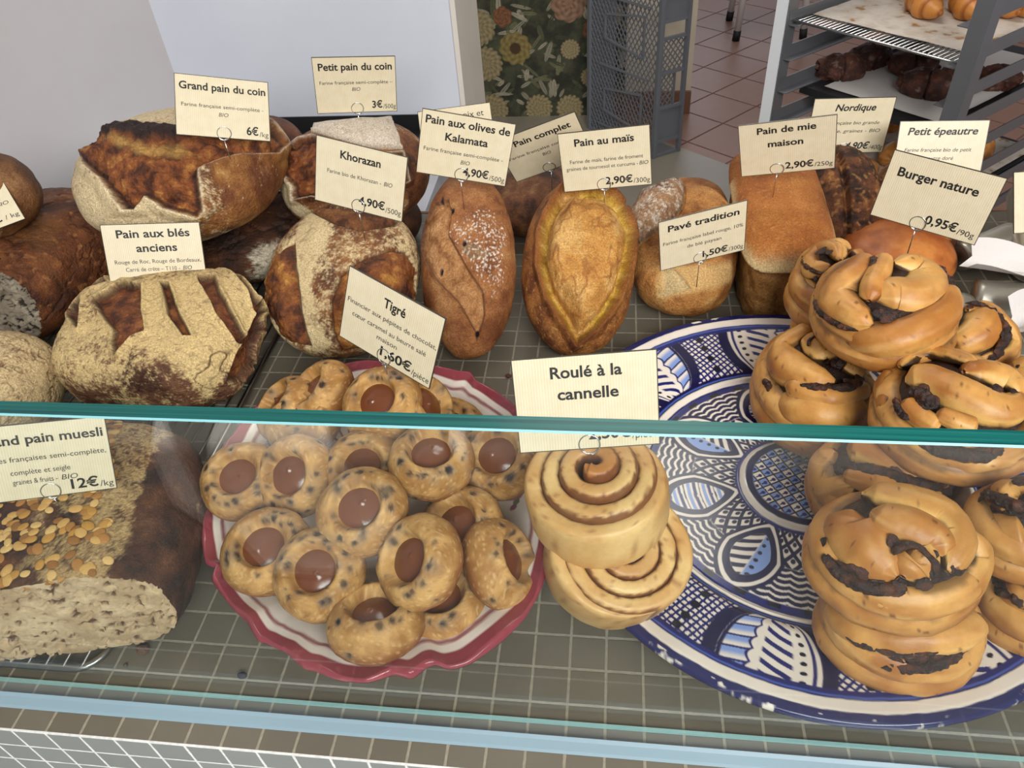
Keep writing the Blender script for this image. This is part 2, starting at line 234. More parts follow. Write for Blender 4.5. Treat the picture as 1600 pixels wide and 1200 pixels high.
 'J': {'choc': [[[-0.0227, 0.018, 0.0062, 0.0034], [-0.0245, 0.0051, 0.0192, 0.0043], [-0.0189, -0.0071, 0.0265, 0.0043], [-0.0134, -0.0111, 0.0295, 0.004]],
                [[-0.0239, -0.0165, -0.0127, 0.0017], [-0.0141, -0.0247, -0.0052, 0.0034], [-0.0065, -0.0276, -0.0029, 0.0034]]],
       'dims': [0.0326, 0.0309, 0.04],
       'lumps': [[-0.0256, 0.0149, 0.0109, 0.0064], [-0.0249, -0.0002, 0.0233, 0.0064], [-0.0198, -0.0082, 0.0278, 0.0055], [-0.0129, -0.0269, -0.0032, 0.0046], [-0.0104, 0.0093, 0.0341, 0.0073]],
       'pos': [0.6913, 0.1577, 0.087],
       'strands': [[[-0.0164, 0.0161, 0.0111, 0.0091], [-0.0139, 0.0144, 0.0107, 0.0128], [-0.0103, 0.0004, 0.0247, 0.0146]],
                   [[-0.0209, 0.0133, 0.0012, 0.0091], [-0.0173, 0.0059, -0.0086, 0.0164], [-0.0139, -0.0104, 0.0007, 0.0182], [-0.0041, -0.0163, 0.0093, 0.0164]],
                   [[-0.0226, 0.0063, -0.0117, 0.0091], [-0.018, -0.0096, -0.0154, 0.0109], [-0.0037, -0.0211, -0.0081, 0.0109]]]},
 'K': {'choc': [[[-0.0262, 0.0035, 0.0022, 0.0029], [-0.0222, -0.0095, 0.0146, 0.0038], [-0.0145, -0.0193, 0.0176, 0.0041]]],
       'dims': [0.0287, 0.0318, 0.04],
       'lumps': [[-0.0255, -0.004, 0.0136, 0.0056], [-0.02, -0.0151, 0.0183, 0.0066], [-0.0257, 0.0061, 0.0116, 0.0047]],
       'pos': [0.7002, 0.1299, 0.044],
       'strands': [[[-0.0146, 0.0174, 0.0033, 0.0094], [-0.0138, 0.0131, 0.013, 0.0113], [-0.0105, -0.0041, 0.0256, 0.0113]],
                   [[-0.0164, 0.0055, -0.0154, 0.0113], [-0.0128, -0.0049, -0.0164, 0.0151], [-0.0027, -0.0181, -0.0101, 0.0151]],
                   [[-0.0187, 0.0134, -0.0073, 0.0075], [-0.0186, -0.0085, 0.0133, 0.0085], [-0.009, -0.02, 0.0167, 0.0075]]]},
 'U': {'choc': [[[-0.027, 0.0094, 0.018, 0.0031], [-0.0216, -0.0005, 0.0225, 0.0031]]],
       'dims': [0.0394, 0.0465, 0.03],
       'lumps': [[-0.0243, 0.0014, 0.022, 0.0054]],
       'pos': [0.6294, 0.4184, 0.036],
       'strands': [[[-0.0254, 0.0224, 0.0051, 0.009], [-0.0282, 0.0148, 0.0008, 0.0108], [-0.0186, -0.0169, 0.0158, 0.009]]]}}
SIGN = {'bles': [[-0.0444, 0.4231, 0.1239], [-21.9, 7.3, 16.2], 0.97],
 'burger': [[0.7016, 0.4688, 0.1599], [-2.1, 4.4, -27.7], 0.97],
 'complet': [[0.3352, 0.6226, 0.141], [20.0, -19.2, 2.0], 1.0],
 'edge': [[0.884, 0.6037, 0.0827], [-36.1, 1.1, 9.0], 0.95],
 'epeautre': [[0.79, 0.6971, 0.0956], [-22.3, -0.6, -2.0], 1.0],
 'grand': [[0.0021, 0.5638, 0.2181], [-43.7, 15.9, 24.0], 0.97],
 'khor': [[0.1766, 0.45, 0.1928], [-10.4, 11.1, -8.4], 0.93],
 'left': [[-0.252, 0.4558, 0.1587], [-47.6, -2.5, 43.2], 0.84],
 'mais': [[0.4048, 0.536, 0.1683], [0.5, -5.3, -0.1], 0.94],
 'mie': [[0.5858, 0.5625, 0.1665], [14.0, -9.9, -8.9], 0.95],
 'muesli': [[0.0175, 0.134, 0.1396], [-13.7, 12.7, 25.4], 0.885],
 'noix': [[0.2084, 0.7584, 0.1016], [-43.0, -2.3, 10.4], 1.0],
 'nord': [[0.7, 0.757, 0.1023], [-3.6, 1.3, 3.4], 1.0],
 'olive': [[0.2665, 0.5167, 0.1909], [-4.5, 13.6, 5.9], 0.95],
 'pave': [[0.5009, 0.4729, 0.1172], [6.7, -7.8, 14.2], 0.9],
 'petitcoin': [[0.1146, 0.6707, 0.1991], [5.5, 6.8, 19.0], 0.97],
 'roule': [[0.3987, 0.1716, 0.1742], [-21.9, -2.5, 5.6], 0.97],
 'tigre': [[0.2418, 0.2678, 0.1586], [-15.4, 11.8, -27.1], 0.97]}
BOWL_RIM = [(-3.034, 0.1499), (-2.839, 0.144), (-2.645, 0.1429), (-2.529, 0.1434), (-2.468, 0.1377), (-2.409, 0.1438), (-2.272, 0.1427), (-2.052, 0.1444), (-1.927, 0.1519), (-1.894, 0.1505), (-1.776, 0.1517),
 (-1.66, 0.1604), (-1.619, 0.1604), (-1.511, 0.1656), (-1.398, 0.1681), (-1.289, 0.165), (-1.22, 0.1714), (-1.16, 0.1661), (-1.121, 0.1658), (-1.078, 0.1733), (-1.008, 0.1757), (-0.847, 0.1732),
 (-0.712, 0.1699), (-0.535, 0.1616), (-0.417, 0.154), (-0.151, 0.1393), (0.199, 0.1303), (0.492, 0.132), (0.745, 0.1391), (0.931, 0.1411), (1.13, 0.1426), (1.223, 0.1525), (1.286, 0.1491),
 (1.441, 0.1511), (1.628, 0.155), (1.824, 0.1612), (1.982, 0.1671), (2.121, 0.1705), (2.3, 0.1699), (2.472, 0.1691), (2.566, 0.166), (2.686, 0.1635), (2.798, 0.1572), (2.992, 0.1554)]
FINANCIER = [[0.1168, 0.1926, 0.055, 20, 0], [0.1628, 0.1955, 0.06, 35, -10], [0.1446, 0.2644, 0.05, -5, -5], [0.2252, 0.2563, 0.085, 28, -10], [0.252, 0.2676, 0.07, 0, 50], [0.2189, 0.2052, 0.06, 25, 0],
 [0.2345, 0.1489, 0.078, 22, 0], [0.2776, 0.199, 0.08, 5, 5], [0.3287, 0.2179, 0.065, 25, -12], [0.1593, 0.129, 0.05, 15, 5], [0.2081, 0.1088, 0.055, 22, 0], [0.2845, 0.1136, 0.07, 25, -32],
 [0.3047, 0.158, 0.05, 18, -15], [0.335, 0.1326, 0.045, 0, 58], [0.255, 0.0794, 0.042, -18, 0], [0.276, 0.2606, 0.05, 0, 0], [0.2945, 0.1081, 0.025, 0, 0], [0.1551, 0.2948, 0.058, 10, -35],
 [0.1202, 0.2905, 0.043, 5, -35]]
# ================================================================== helpers
def s2l(h):
    h = h.lstrip('#')
    c = np.array([int(h[i:i+2], 16) for i in (0, 2, 4)]) / 255.0
    return np.where(c <= 0.04045, c / 12.92, ((c + 0.055) / 1.055) ** 2.4)
def ss(a, b, x):
    t = np.clip((x - a) / (b - a + 1e-12), 0, 1)
    return t * t * (3 - 2 * t)
def mix(a, b, t):
    return a + (b - a) * np.asarray(t)[..., None]
_rng = np.random.RandomState(7)
_perm = _rng.permutation(256)
_perm = np.concatenate([_perm, _perm, _perm])
_gr = _rng.normal(size=(256, 3))
_gr /= np.linalg.norm(_gr, axis=1)[:, None]
def pn(P, f=1.0, seed=0):
    """gradient noise, about -1..1"""
    X = np.asarray(P, float) * f + seed * 17.31
    I = np.floor(X).astype(int)
    F = X - I
    I &= 255
    U = F * F * F * (F * (F * 6 - 15) + 10)
    out = 0
    for dx in (0, 1):
        wx = U[:, 0] if dx else 1 - U[:, 0]
        for dy in (0, 1):
            wy = U[:, 1] if dy else 1 - U[:, 1]
            for dz in (0, 1):
                wz = U[:, 2] if dz else 1 - U[:, 2]
                h = _perm[_perm[_perm[(I[:, 0] + dx) & 255] + ((I[:, 1] + dy) & 255)] + ((I[:, 2] + dz) & 255)]
                out = out + wx * wy * wz * (_gr[h] * (F - np.array([dx, dy, dz]))).sum(1)
    return out * 1.6
def fbm(P, f=1.0, o=4, seed=0):
    s, a, t = 0, 1.0, 0
    for i in range(o):
        s = s + a * pn(P, f * 2 ** i, seed + i * 3)
        t += a
        a *= 0.55
    return s / t
def rotm(e):
    return np.array(Euler([R(a) for a in e], 'XYZ').to_matrix())
def tag(o, label, cat, group=None, kind=None):
    o['label'] = label
    o['category'] = cat
    if group:
        o['group'] = group
    if kind:
        o['kind'] = kind
    return o
def thing(name, label, cat, loc=(0, 0, 0), rot=(0, 0, 0), group=None):
    o = bpy.data.objects.new(name, None)
    o.empty_display_size = 0.02
    COL.objects.link(o)
    o.location = loc
    o.rotation_euler = [R(a) for a in rot]
    return tag(o, label, cat, group)
def obj(name, V, F, mat, parent=None, smooth=True, col=None, loc=(0, 0, 0), rot=(0, 0, 0), mi=None):
    me = bpy.data.meshes.new(name)
    V = np.asarray(V, float)
    me.from_pydata(V.tolist(), [], F.tolist() if isinstance(F, np.ndarray) else F)
    if smooth:
        me.polygons.foreach_set('use_smooth', [True] * len(me.polygons))
    for m in (mat if isinstance(mat, (list, tuple)) else [mat]):
        me.materials.append(m)
    if mi is not None:
        me.polygons.foreach_set('material_index', np.asarray(mi, np.int32))
    if col is not None:
        a = me.color_attributes.new('col', 'FLOAT_COLOR', 'POINT')
        c = np.ones((len(V), 4), np.float32)
        c[:, :3] = np.clip(col, 0, 1)
        a.data.foreach_set('color', c.ravel())
    me.update()
    o = bpy.data.objects.new(name, me)
    COL.objects.link(o)
    if parent is not None:
        o.parent = parent
    o.location = loc
    o.rotation_euler = [R(a) for a in rot]
    return o
class MB:
    """collects shapes into one mesh"""
    def __init__(s):
        s.V, s.F, s.C, s.n = [], [], [], 0
    def add(s, V, F, c=None):
        V = np.asarray(V, float)
        s.V.append(V)
        s.F += [tuple(int(i) + s.n for i in f) for f in F]
        s.C.append(np.tile(c if c is not None else [0.5, 0.5, 0.5], (len(V), 1)) if c is None or np.ndim(c) == 1 else c)
        s.n += len(V)
        return s
    def box(s, a, b, M=None, c=None):
        (x0, y0, z0), (x1, y1, z1) = a, b
        V = np.array([(x, y, z) for z in (z0, z1) for x, y in ((x0, y0), (x1, y0), (x1, y1), (x0, y1))], float)
        if M is not None:
            V = V @ np.array(M)[:3, :3].T + np.array(M)[:3, 3]
        return s.add(V, [(3, 2, 1, 0), (4, 5, 6, 7), (0, 1, 5, 4), (1, 2, 6, 5), (2, 3, 7, 6), (3, 0, 4, 7)], c)
    def bar(s, p, q, w, h=None, up=(0, 0, 1), c=None):
        """box beam from p to q, w wide and h along up"""
        p, q, up = np.array(p, float), np.array(q, float), np.array(up, float)
        h = w if h is None else h
        t = q - p
        t /= np.linalg.norm(t)
        x = np.cross(t, up)
        x /= np.linalg.norm(x)
        y = np.cross(x, t)
        V = []
        for b in (p, q):
            for i, j in ((-1, -1), (1, -1), (1, 1), (-1, 1)):
                V.append(b + x * i * w / 2 + y * j * h / 2)
        return s.add(V, [(0, 1, 2, 3), (7, 6, 5, 4), (4, 5, 1, 0), (5, 6, 2, 1), (6, 7, 3, 2), (7, 4, 0, 3)], c)
    def tube(s, pts, r, n=8, closed=False, c=None):
        V, F = tube(pts, r, n, closed)
        return s.add(V, F, c)
    def build(s, name, mat, parent=None, smooth=False, useC=False, **k):
        return obj(name, np.concatenate(s.V), s.F, mat, parent, smooth, np.concatenate(s.C) if useC else None, **k)
def tube(pts, r, n=8, closed=False):
    P = np.asarray(pts, float)
    m = len(P)
    r = np.full(m, r) if np.isscalar(r) else np.asarray(r)
    T = (np.roll(P, -1, 0) - np.roll(P, 1, 0)) if closed else np.gradient(P, axis=0)
    T /= np.linalg.norm(T, axis=1)[:, None] + 1e-12
    N = np.zeros_like(P)
    a = np.array([0, 0, 1.0]) if abs(T[0, 2]) < 0.9 else np.array([1.0, 0, 0])
    for i in range(m):
        a = a - T[i] * (a @ T[i])
        a /= np.linalg.norm(a) + 1e-12
        N[i] = a
    B = np.cross(T, N)
    th = np.arange(n) * 2 * np.pi / n
    V = (P[:, None] + r[:, None, None] * (np.cos(th)[None, :, None] * N[:, None] + np.sin(th)[None, :, None] * B[:, None])).reshape(-1, 3)
    F = []
    for i in range(m if closed else m - 1):
        j = (i + 1) % m
        for k in range(n):
            l = (k + 1) % n
            F.append((i * n + k, i * n + l, j * n + l, j * n + k))
    if not closed:
        F.append(tuple(range(n))[::-1])
        F.append(tuple((m - 1) * n + k for k in range(n)))
    return V, F
def catmull(P, m):
    P = np.asarray(P, float)
    Q = np.vstack([2 * P[0] - P[1], P, 2 * P[-1] - P[-2]])
    out = []
    for t in np.linspace(0, len(P) - 1 - 1e-6, m):
        i = int(t)
        f = t - i
        a, b, c, d = Q[i:i + 4]
        out.append(0.5 * (2 * b + (c - a) * f + (2 * a - 5 * b + 4 * c - d) * f * f + (3 * b - a - 3 * c + d) * f ** 3))
    return np.array(out)
_qs = {}
def qs(n):
    """quad sphere: unit directions and faces"""
    if n in _qs:
        return _qs[n]
    idx, V, F = {}, [], []
    t = np.tan(np.linspace(-1, 1, n + 1) * np.pi / 4)
    ii = np.arange(n + 1)
    for ax in range(3):
        for sg in (-1, 1):
            ids = np.zeros((n + 1, n + 1), int)
            for i in ii:
                for j in ii:
                    k = [0, 0, 0]
                    k[ax] = n * sg
                    k[(ax + 1) % 3] = 2 * i - n
                    k[(ax + 2) % 3] = 2 * j - n
                    k = tuple(k)
                    if k not in idx:
                        idx[k] = len(V)
                        v = [0, 0, 0]
                        v[ax] = sg
                        v[(ax + 1) % 3] = t[i]
                        v[(ax + 2) % 3] = t[j]
                        V.append(v)
                    ids[i, j] = idx[k]
            a, b, c, d = ids[:-1, :-1], ids[1:, :-1], ids[1:, 1:], ids[:-1, 1:]
            q = np.stack([a, b, c, d], -1).reshape(-1, 4)
            F.append(q if sg > 0 else q[:, ::-1])
    V = np.array(V, float)
    V /= np.linalg.norm(V, axis=1)[:, None]
    _qs[n] = (V, np.concatenate(F))
    return _qs[n]
def psd(st, poly):
    """signed distance to a closed outline, positive inside"""
    A = np.asarray(poly, float)
    B = np.roll(A, -1, 0)
    d = np.full(len(st), 1e9)
    ins = np.zeros(len(st), bool)
    for a, b in zip(A, B):
        e = b - a
        w = st - a
        t = np.clip((w @ e) / (e @ e + 1e-12), 0, 1)
        d = np.minimum(d, np.linalg.norm(w - t[:, None] * e, axis=1))
        c = (a[1] > st[:, 1]) != (b[1] > st[:, 1])
        x = a[0] + (st[:, 1] - a[1]) * (b[0] - a[0]) / (b[1] - a[1] + 1e-12)
        ins ^= c & (st[:, 0] < x)
    return np.where(ins, d, -d)
# ================================================================== materials
def mat(name, base=(0.5, 0.5, 0.5), rough=0.5, metal=0.0, spec=0.5, **k):
    m = bpy.data.materials.new(name)
    m.use_nodes = True
    b = m.node_tree.nodes['Principled BSDF']
    b.inputs['Base Color'].default_value = (*base, 1)
    b.inputs['Roughness'].default_value = rough
    b.inputs['Metallic'].default_value = metal
    b.inputs['Specular IOR Level'].default_value = spec
    for kk, v in k.items():
        b.inputs[kk.replace('_', ' ')].default_value = v
    return m
class NT:
    def __init__(s, m):
        s.t = m.node_tree
        s.b = s.t.nodes['Principled BSDF']
    def n(s, typ, **k):
        x = s.t.nodes.new(typ)
        for a, v in k.items():
            setattr(x, a, v)
        return x
    def l(s, a, b):
        s.t.links.new(a, b)
    def math(s, op, a, b=None, c=None):
        x = s.n('ShaderNodeMath', operation=op)
        for i, v in enumerate((a, b, c)):
            if v is None:
                continue
            if isinstance(v, (int, float)):
                x.inputs[i].default_value = v
            else:
                s.l(v, x.inputs[i])
        return x.outputs[0]
    def noise(s, scale, detail=4, vec=None, rough=0.55):
        x = s.n('ShaderNodeTexNoise')
        x.inputs['Scale'].default_value = scale
        x.inputs['Detail'].default_value = detail
        x.inputs['Roughness'].default_value = rough
        if vec is None:
            vec = s.n('ShaderNodeTexCoord').outputs['Object']
        s.l(vec, x.inputs['Vector'])
        return x.outputs[0]
    def mixc(s, f, a, b, mode='MIX'):
        x = s.n('ShaderNodeMix', data_type='RGBA', blend_type=mode)
        for i, v in ((0, f), (6, a), (7, b)):
            if isinstance(v, (int, float)):
                x.inputs[i].default_value = v
            elif isinstance(v, (tuple, list, np.ndarray)):
                x.inputs[i].default_value = (*[float(q) for q in v][:3], 1)
            else:
                s.l(v, x.inputs[i])
        return x.outputs[2]
    def ramp(s, f, *st):
        x = s.n('ShaderNodeValToRGB')
        e = x.color_ramp.elements
        while len(e) < len(st):
            e.new(0.5)
        for q, (p, c) in zip(e, st):
            q.position = p
            q.color = (*[float(v) for v in c], 1) if not isinstance(c, (int, float)) else (c, c, c, 1)
        s.l(f, x.inputs[0])
        return x.outputs[0]
    def bump(s, h, strength=0.3, dist=0.001):
        x = s.n('ShaderNodeBump')
        x.inputs['Strength'].default_value = strength
        x.inputs['Distance'].default_value = dist
        s.l(h, x.inputs['Height'])
        s.l(x.outputs[0], s.b.inputs['Normal'])
    def attr(s, name='col'):
        x = s.n('ShaderNodeAttribute', attribute_name=name)
        return x.outputs['Color']
def attr_mat(name, rough, nscale=500, namp=0.25, bump=0.4, bdist=0.001, spec=0.4, coat=0.0, bscale=None, rough2=None):
    m = mat(name, rough=rough, spec=spec)
    t = NT(m)
    c = t.attr()
    nz = t.noise(nscale, 5, rough=0.7)
    f = t.ramp(nz, (0.3, 1 - namp), (0.72, 1 + namp * 0.6))
    t.l(t.mixc(1.0, c, f, 'MULTIPLY'), t.b.inputs['Base Color'])
    if bump:
        t.bump(t.noise(bscale or nscale, 6, rough=0.65), bump, bdist)
    if coat:
        t.b.inputs['Coat Weight'].default_value = coat
        t.b.inputs['Coat Roughness'].default_value = 0.06
    return m
M_CRUST = attr_mat('bread_crust', 0.55, 620, 0.55, 1.0, 0.0026, 0.38, bscale=300)
M_CRUMB = attr_mat('bread_crumb', 0.85, 300, 0.2, 0.5, 0.0016, 0.2)
M_DOUGH = attr_mat('sweet_dough', 0.42, 260, 0.10, 0.35, 0.0007, 0.4)
M_CHOC = attr_mat('chocolate_filling', 0.3, 380, 0.35, 0.9, 0.002, 0.5)
M_CAKE = attr_mat('almond_cake', 0.6, 700, 0.14, 0.5, 0.0006, 0.3)
M_CARAMEL = mat('caramel', s2l('#69391f'), 0.2, spec=0.5)
M_CERAMIC = attr_mat('glazed_ceramic', 0.16, 60, 0.05, 0.12, 0.0008, 0.45, coat=0.0)
M_PAPERPAINT = attr_mat('printed_wallpaper', 0.8, 90, 0.12, 0)
M_INK = mat('ink', (0.012, 0.011, 0.010), 0.55)
M_INKS = mat('fine_ink', (0.030, 0.028, 0.025), 0.55)
M_WIRE = mat('bright_wire', s2l('#c9c9c6'), 0.22, 1.0)
M_RACKWIRE = mat('rack_wire', s2l('#8f8d88'), 0.32, 1.0)
M_STEEL = mat('stainless_steel', s2l('#8b8c90'), 0.38, 0.7)
M_LIGHTSTEEL = mat('brushed_steel', s2l('#9fa2a6'), 0.3, 0.75)
M_BLACK = mat('black_steel', s2l('#1c1c1d'), 0.5)
M_GREYPLASTIC = mat('grey_plastic', s2l('#6f7278'), 0.5)
M_WHITE = mat('white_paper', s2l('#cfc9c5'), 0.8)
M_TIN = mat('dull_tin', s2l('#b9b4a8'), 0.38, 0.85)
M_RUBBER = mat('black_rubber', s2l('#161616'), 0.6)
M_SEALANT = mat('clear_sealant', s2l('#7d939d'), 0.35, spec=0.35)
def card_mat():
    m = mat('ribbed_card', s2l('#e9dcbd'), 0.32, spec=0.5)
    t = NT(m)
    co = t.n('ShaderNodeTexCoord').outputs['Object']
    sx = t.n('ShaderNodeSeparateXYZ')
    t.l(co, sx.inputs[0])
    wv = t.math('SINE', t.math('MULTIPLY', sx.outputs[0], 2 * math.pi / 0.0019))
    nz = t.noise(90, 3, co)
    f = t.math('ADD', t.math('MULTIPLY', wv, 0.13), t.math('ADD', t.math('MULTIPLY', nz, 0.5), 0.18))
    t.l(t.ramp(f, (0.0, s2l('#c6b591')), (0.6, s2l('#dacfb3'))), t.b.inputs['Base Color'])
    t.bump(t.math('ADD', t.math('MULTIPLY', wv, 0.3), t.math('MULTIPLY', t.noise(60, 2, co), 1.2)), 0.25, 0.0005)
    return m
M_CARD = card_mat()
M_CARDEDGE = mat('laminated_edge', s2l('#3a362f'), 0.3)
T = 0.026
def tile_mat(name, axes, tile, tile2, grout, pitch=T, gw=0.0019, rough=0.28, off=(0, 0), rot=0):
    m = mat(name, rough=rough)
    t = NT(m)
    co = t.n('ShaderNodeTexCoord').outputs['Object']
    if rot:
        mp = t.n('ShaderNodeMapping')
        mp.inputs['Rotation'].default_value[2] = rot
        t.l(co, mp.inputs[0])
        co = mp.outputs[0]
    sx = t.n('ShaderNodeSeparateXYZ')
    t.l(co, sx.inputs[0])
    ds, fl = [], []
    wob = t.math('MULTIPLY', t.math('SUBTRACT', t.noise(140, 3, co), 0.5), 0.0009 * pitch / T)
    for a, o in zip(axes, off):
        u = t.math('DIVIDE', t.math('ADD', sx.outputs[a], o + 100 * pitch), pitch)
        fl.append(t.math('FLOOR', u))
        fr = t.math('FRACT', u)
        ds.append(t.math('MULTIPLY', t.math('MINIMUM', fr, t.math('SUBTRACT', 1.0, fr)), pitch))
    d = t.math('ADD', t.math('MINIMUM', ds[0], ds[1]), wob)
    g = t.n('ShaderNodeMapRange')
    g.inputs['From Min'].default_value = gw * 0.42
    g.inputs['From Max'].default_value = gw * 0.62
    t.l(d, g.inputs['Value'])
    cv = t.n('ShaderNodeCombineXYZ')
    t.l(fl[0], cv.inputs[0])
    t.l(fl[1], cv.inputs[1])
    wn = t.n('ShaderNodeTexWhiteNoise')
    t.l(cv.outputs[0], wn.inputs[0])
    tc = t.mixc(wn.outputs[0], tile, tile2)
    tc = t.mixc(t.math('MULTIPLY', t.noise(18, 5, co), 0.5), tc, tuple(np.array(tile) * 0.72))
    gc = t.mixc(t.noise(260, 3, co), tuple(np.array(grout) * 0.6), tuple(np.array(grout) * 1.25))
    t.l(t.mixc(g.outputs[0], gc, tc), t.b.inputs['Base Color'])
    t.l(t.math('SUBTRACT', 0.85, t.math('MULTIPLY', g.outputs[0], 0.85 - rough)), t.b.inputs['Roughness'])
    t.bump(g.outputs[0], 0.5, 0.0008 * pitch / T)
    return m
M_TILE = tile_mat('mosaic_top', (0, 1), s2l('#645d50'), s2l('#6c6659'), s2l('#8f8775'))
M_TILEFRONT = tile_mat('mosaic_front_lit', (0, 2), s2l('#838885'), s2l('#8d918e'), s2l('#dcdcd8'))  # paler than the top: sunlight on the front face is in the colour
M_TERRA = tile_mat('terracotta_tiles', (0, 1), s2l('#96705f'), s2l('#9d7866'), s2l('#765648'), 0.24, 0.008, 0.42, rot=R(42.5))
def plain(name, c1, c2, scale, rough, bump=0.1, bd=0.002):
    m = mat(name, rough=rough)
    t = NT(m)
    n = t.noise(scale, 5)
    t.l(t.ramp(n, (0.35, c1), (0.65, c2)), t.b.inputs['Base Color'])
    t.bump(t.noise(scale * 6, 4), bump, bd)
    return m
M_CONCRETE = plain('smooth_concrete', s2l('#8c8577'), s2l('#958e80'), 3, 0.35)
M_WALLSHADE = plain('shaded_wall_paint', s2l('#b5b0b0'), s2l('#bcb8b9'), 4, 0.6)  # greyer than the white wall: its shade is put into the colour
M_WALLWHITE = plain('white_wall_paint', s2l('#c6c9d2'), s2l('#cdd0d8'), 4, 0.5)
M_CREAM = plain('cream_wall_paint', s2l('#cbbda8'), s2l('#d2c5b1'), 4, 0.7)
M_TRIM = plain('cream_trim', s2l('#cdc4b8'), s2l('#d4ccc1'), 8, 0.5)
M_CEIL = plain('ceiling_paint', s2l('#dddbd6'), s2l('#e2e0dc'), 3, 0.8)
M_BROWN = plain('brown_skirting_tile', s2l('#7a5442'), s2l('#855e4a'), 5, 0.5)
M_PAVE = plain('street_paving', s2l('#6c6a67'), s2l('#7a7874'), 3, 0.8)
M_STREAKPATCH = plain('pale_streak_patch', s2l('#d8d4cc'), s2l('#e2ded8'), 3, 0.7)
M_BAKEPAPER = None
def bakepaper():
    m = mat('stained_baking_paper', rough=0.55)
    t = NT(m)
    n = t.noise(22, 6)
    c = t.ramp(n, (0.42, s2l('#cfc6bb')), (0.58, s2l('#bfb2a2')), (0.64, s2l('#9a7448')), (0.72, s2l('#7d5730')))
    t.l(c, t.b.inputs['Base Color'])
    return m
M_BAKEPAPER = bakepaper()
def glass_mat():
    m = bpy.data.materials.new('clear_glass')
    m.use_nodes = True
    nt = m.node_tree
    nt.nodes.clear()
    o = nt.nodes.new('ShaderNodeOutputMaterial')
    mx = nt.nodes.new('ShaderNodeMixShader')
    tr = nt.nodes.new('ShaderNodeBsdfTransparent')
    tr.inputs[0].default_value = (0.965, 0.985, 0.98, 1)
    gl = nt.nodes.new('ShaderNodeBsdfGlossy')
    gl.inputs['Roughness'].default_value = 0.0
    # Schlick reflectance of each face of the pane
    lw = nt.nodes.new('ShaderNodeLayerWeight')
    lw.inputs['Blend'].default_value = 0.5
    pw = nt.nodes.new('ShaderNodeMath')
    pw.operation = 'POWER'
    nt.links.new(lw.outputs['Facing'], pw.inputs[0])
    pw.inputs[1].default_value = 5.0
    ma = nt.nodes.new('ShaderNodeMath')
    ma.operation = 'MULTIPLY_ADD'
    nt.links.new(pw.outputs[0], ma.inputs[0])
    ma.inputs[1].default_value = 0.96
    ma.inputs[2].default_value = 0.04
    nt.links.new(ma.outputs[0], mx.inputs[0])
    nt.links.new(tr.outputs[0], mx.inputs[1])
    nt.links.new(gl.outputs[0], mx.inputs[2])
    nt.links.new(mx.outputs[0], o.inputs[0])
    return m
M_GLASS = glass_mat()
def edge_mat():
    m = mat('green_glass_edge', s2l('#12706c'), 0.25, spec=0.25)
    t = NT(m)
    co = t.n('ShaderNodeTexCoord').outputs['Object']
    mp = t.n('ShaderNodeMapping')
    mp.inputs['Scale'].default_value = (3.0, 420, 60)
    t.l(co, mp.inputs[0])
    n = t.noise(1.0, 3, mp.outputs[0])
    t.l(t.ramp(n, (0.35, s2l('#083c44')), (0.5, s2l('#0f5853')), (0.68, s2l('#1a6f69'))), t.b.inputs['Base Color'])
    return m
M_EDGE = edge_mat()
M_CHAMFER = mat('polished_glass_arris', s2l('#7fb3b8'), 0.35, spec=0.25)
# ================================================================== the setting
def struct(o):
    o['kind'] = 'structure'
    return o
def quad(name, pts, m, th=None):
    """a slab: polygon pts extruded by the vector th"""
    P = np.array(pts, float)
    n = len(P)
    Q = P + np.array(th if th is not None else (0, 0, -0.05))
    V = np.vstack([P, Q])
    F = [tuple(range(n)), tuple(range(2 * n - 1, n - 1, -1))] + [(i, i + n, (i + 1) % n + n, (i + 1) % n) for i in range(n)]
    me = obj(name, V, F, m, smooth=False)
    import bmesh
    b = bmesh.new()
    b.from_mesh(me.data)
    bmesh.ops.recalc_face_normals(b, faces=b.faces)
    b.to_mesh(me.data)
    b.free()
    return struct(me)
FL = -0.9
d45 = np.array([0.2070, -0.1901]) / 0.281
p0 = np.array([0.6876, 2.8684])
a, b = p0 - d45 * 4.0, p0 + d45 * 4.2
tt0 = (0.72 - p0[1]) / d45[1]
b = p0 + d45 * tt0
quad('floor', [(-4, 0.72, FL), (b[0], 0.72, FL), (a[0], a[1], FL), (-4, a[1], FL)], M_CONCRETE)
quad('floor_tiles', [(b[0], 0.72, FL), (6, 0.72, FL), (6, 8, FL), (a[0], 8, FL), (a[0], a[1], FL)], M_TERRA)
quad('floor_counter', [(-4, -0.3, FL), (6, -0.3, FL), (6, 0.72, FL), (-4, 0.72, FL)], M_CONCRETE)
quad('floor_street', [(-5, -6, FL), (6, -6, FL), (6, -0.3, FL), (-5, -0.3, FL)], M_PAVE)
quad('ceiling', [(-5, -0.6, 1.75), (6, -0.6, 1.75), (6, 8, 1.75), (-5, 8, 1.75)], M_CEIL, (0, 0, 0.1))
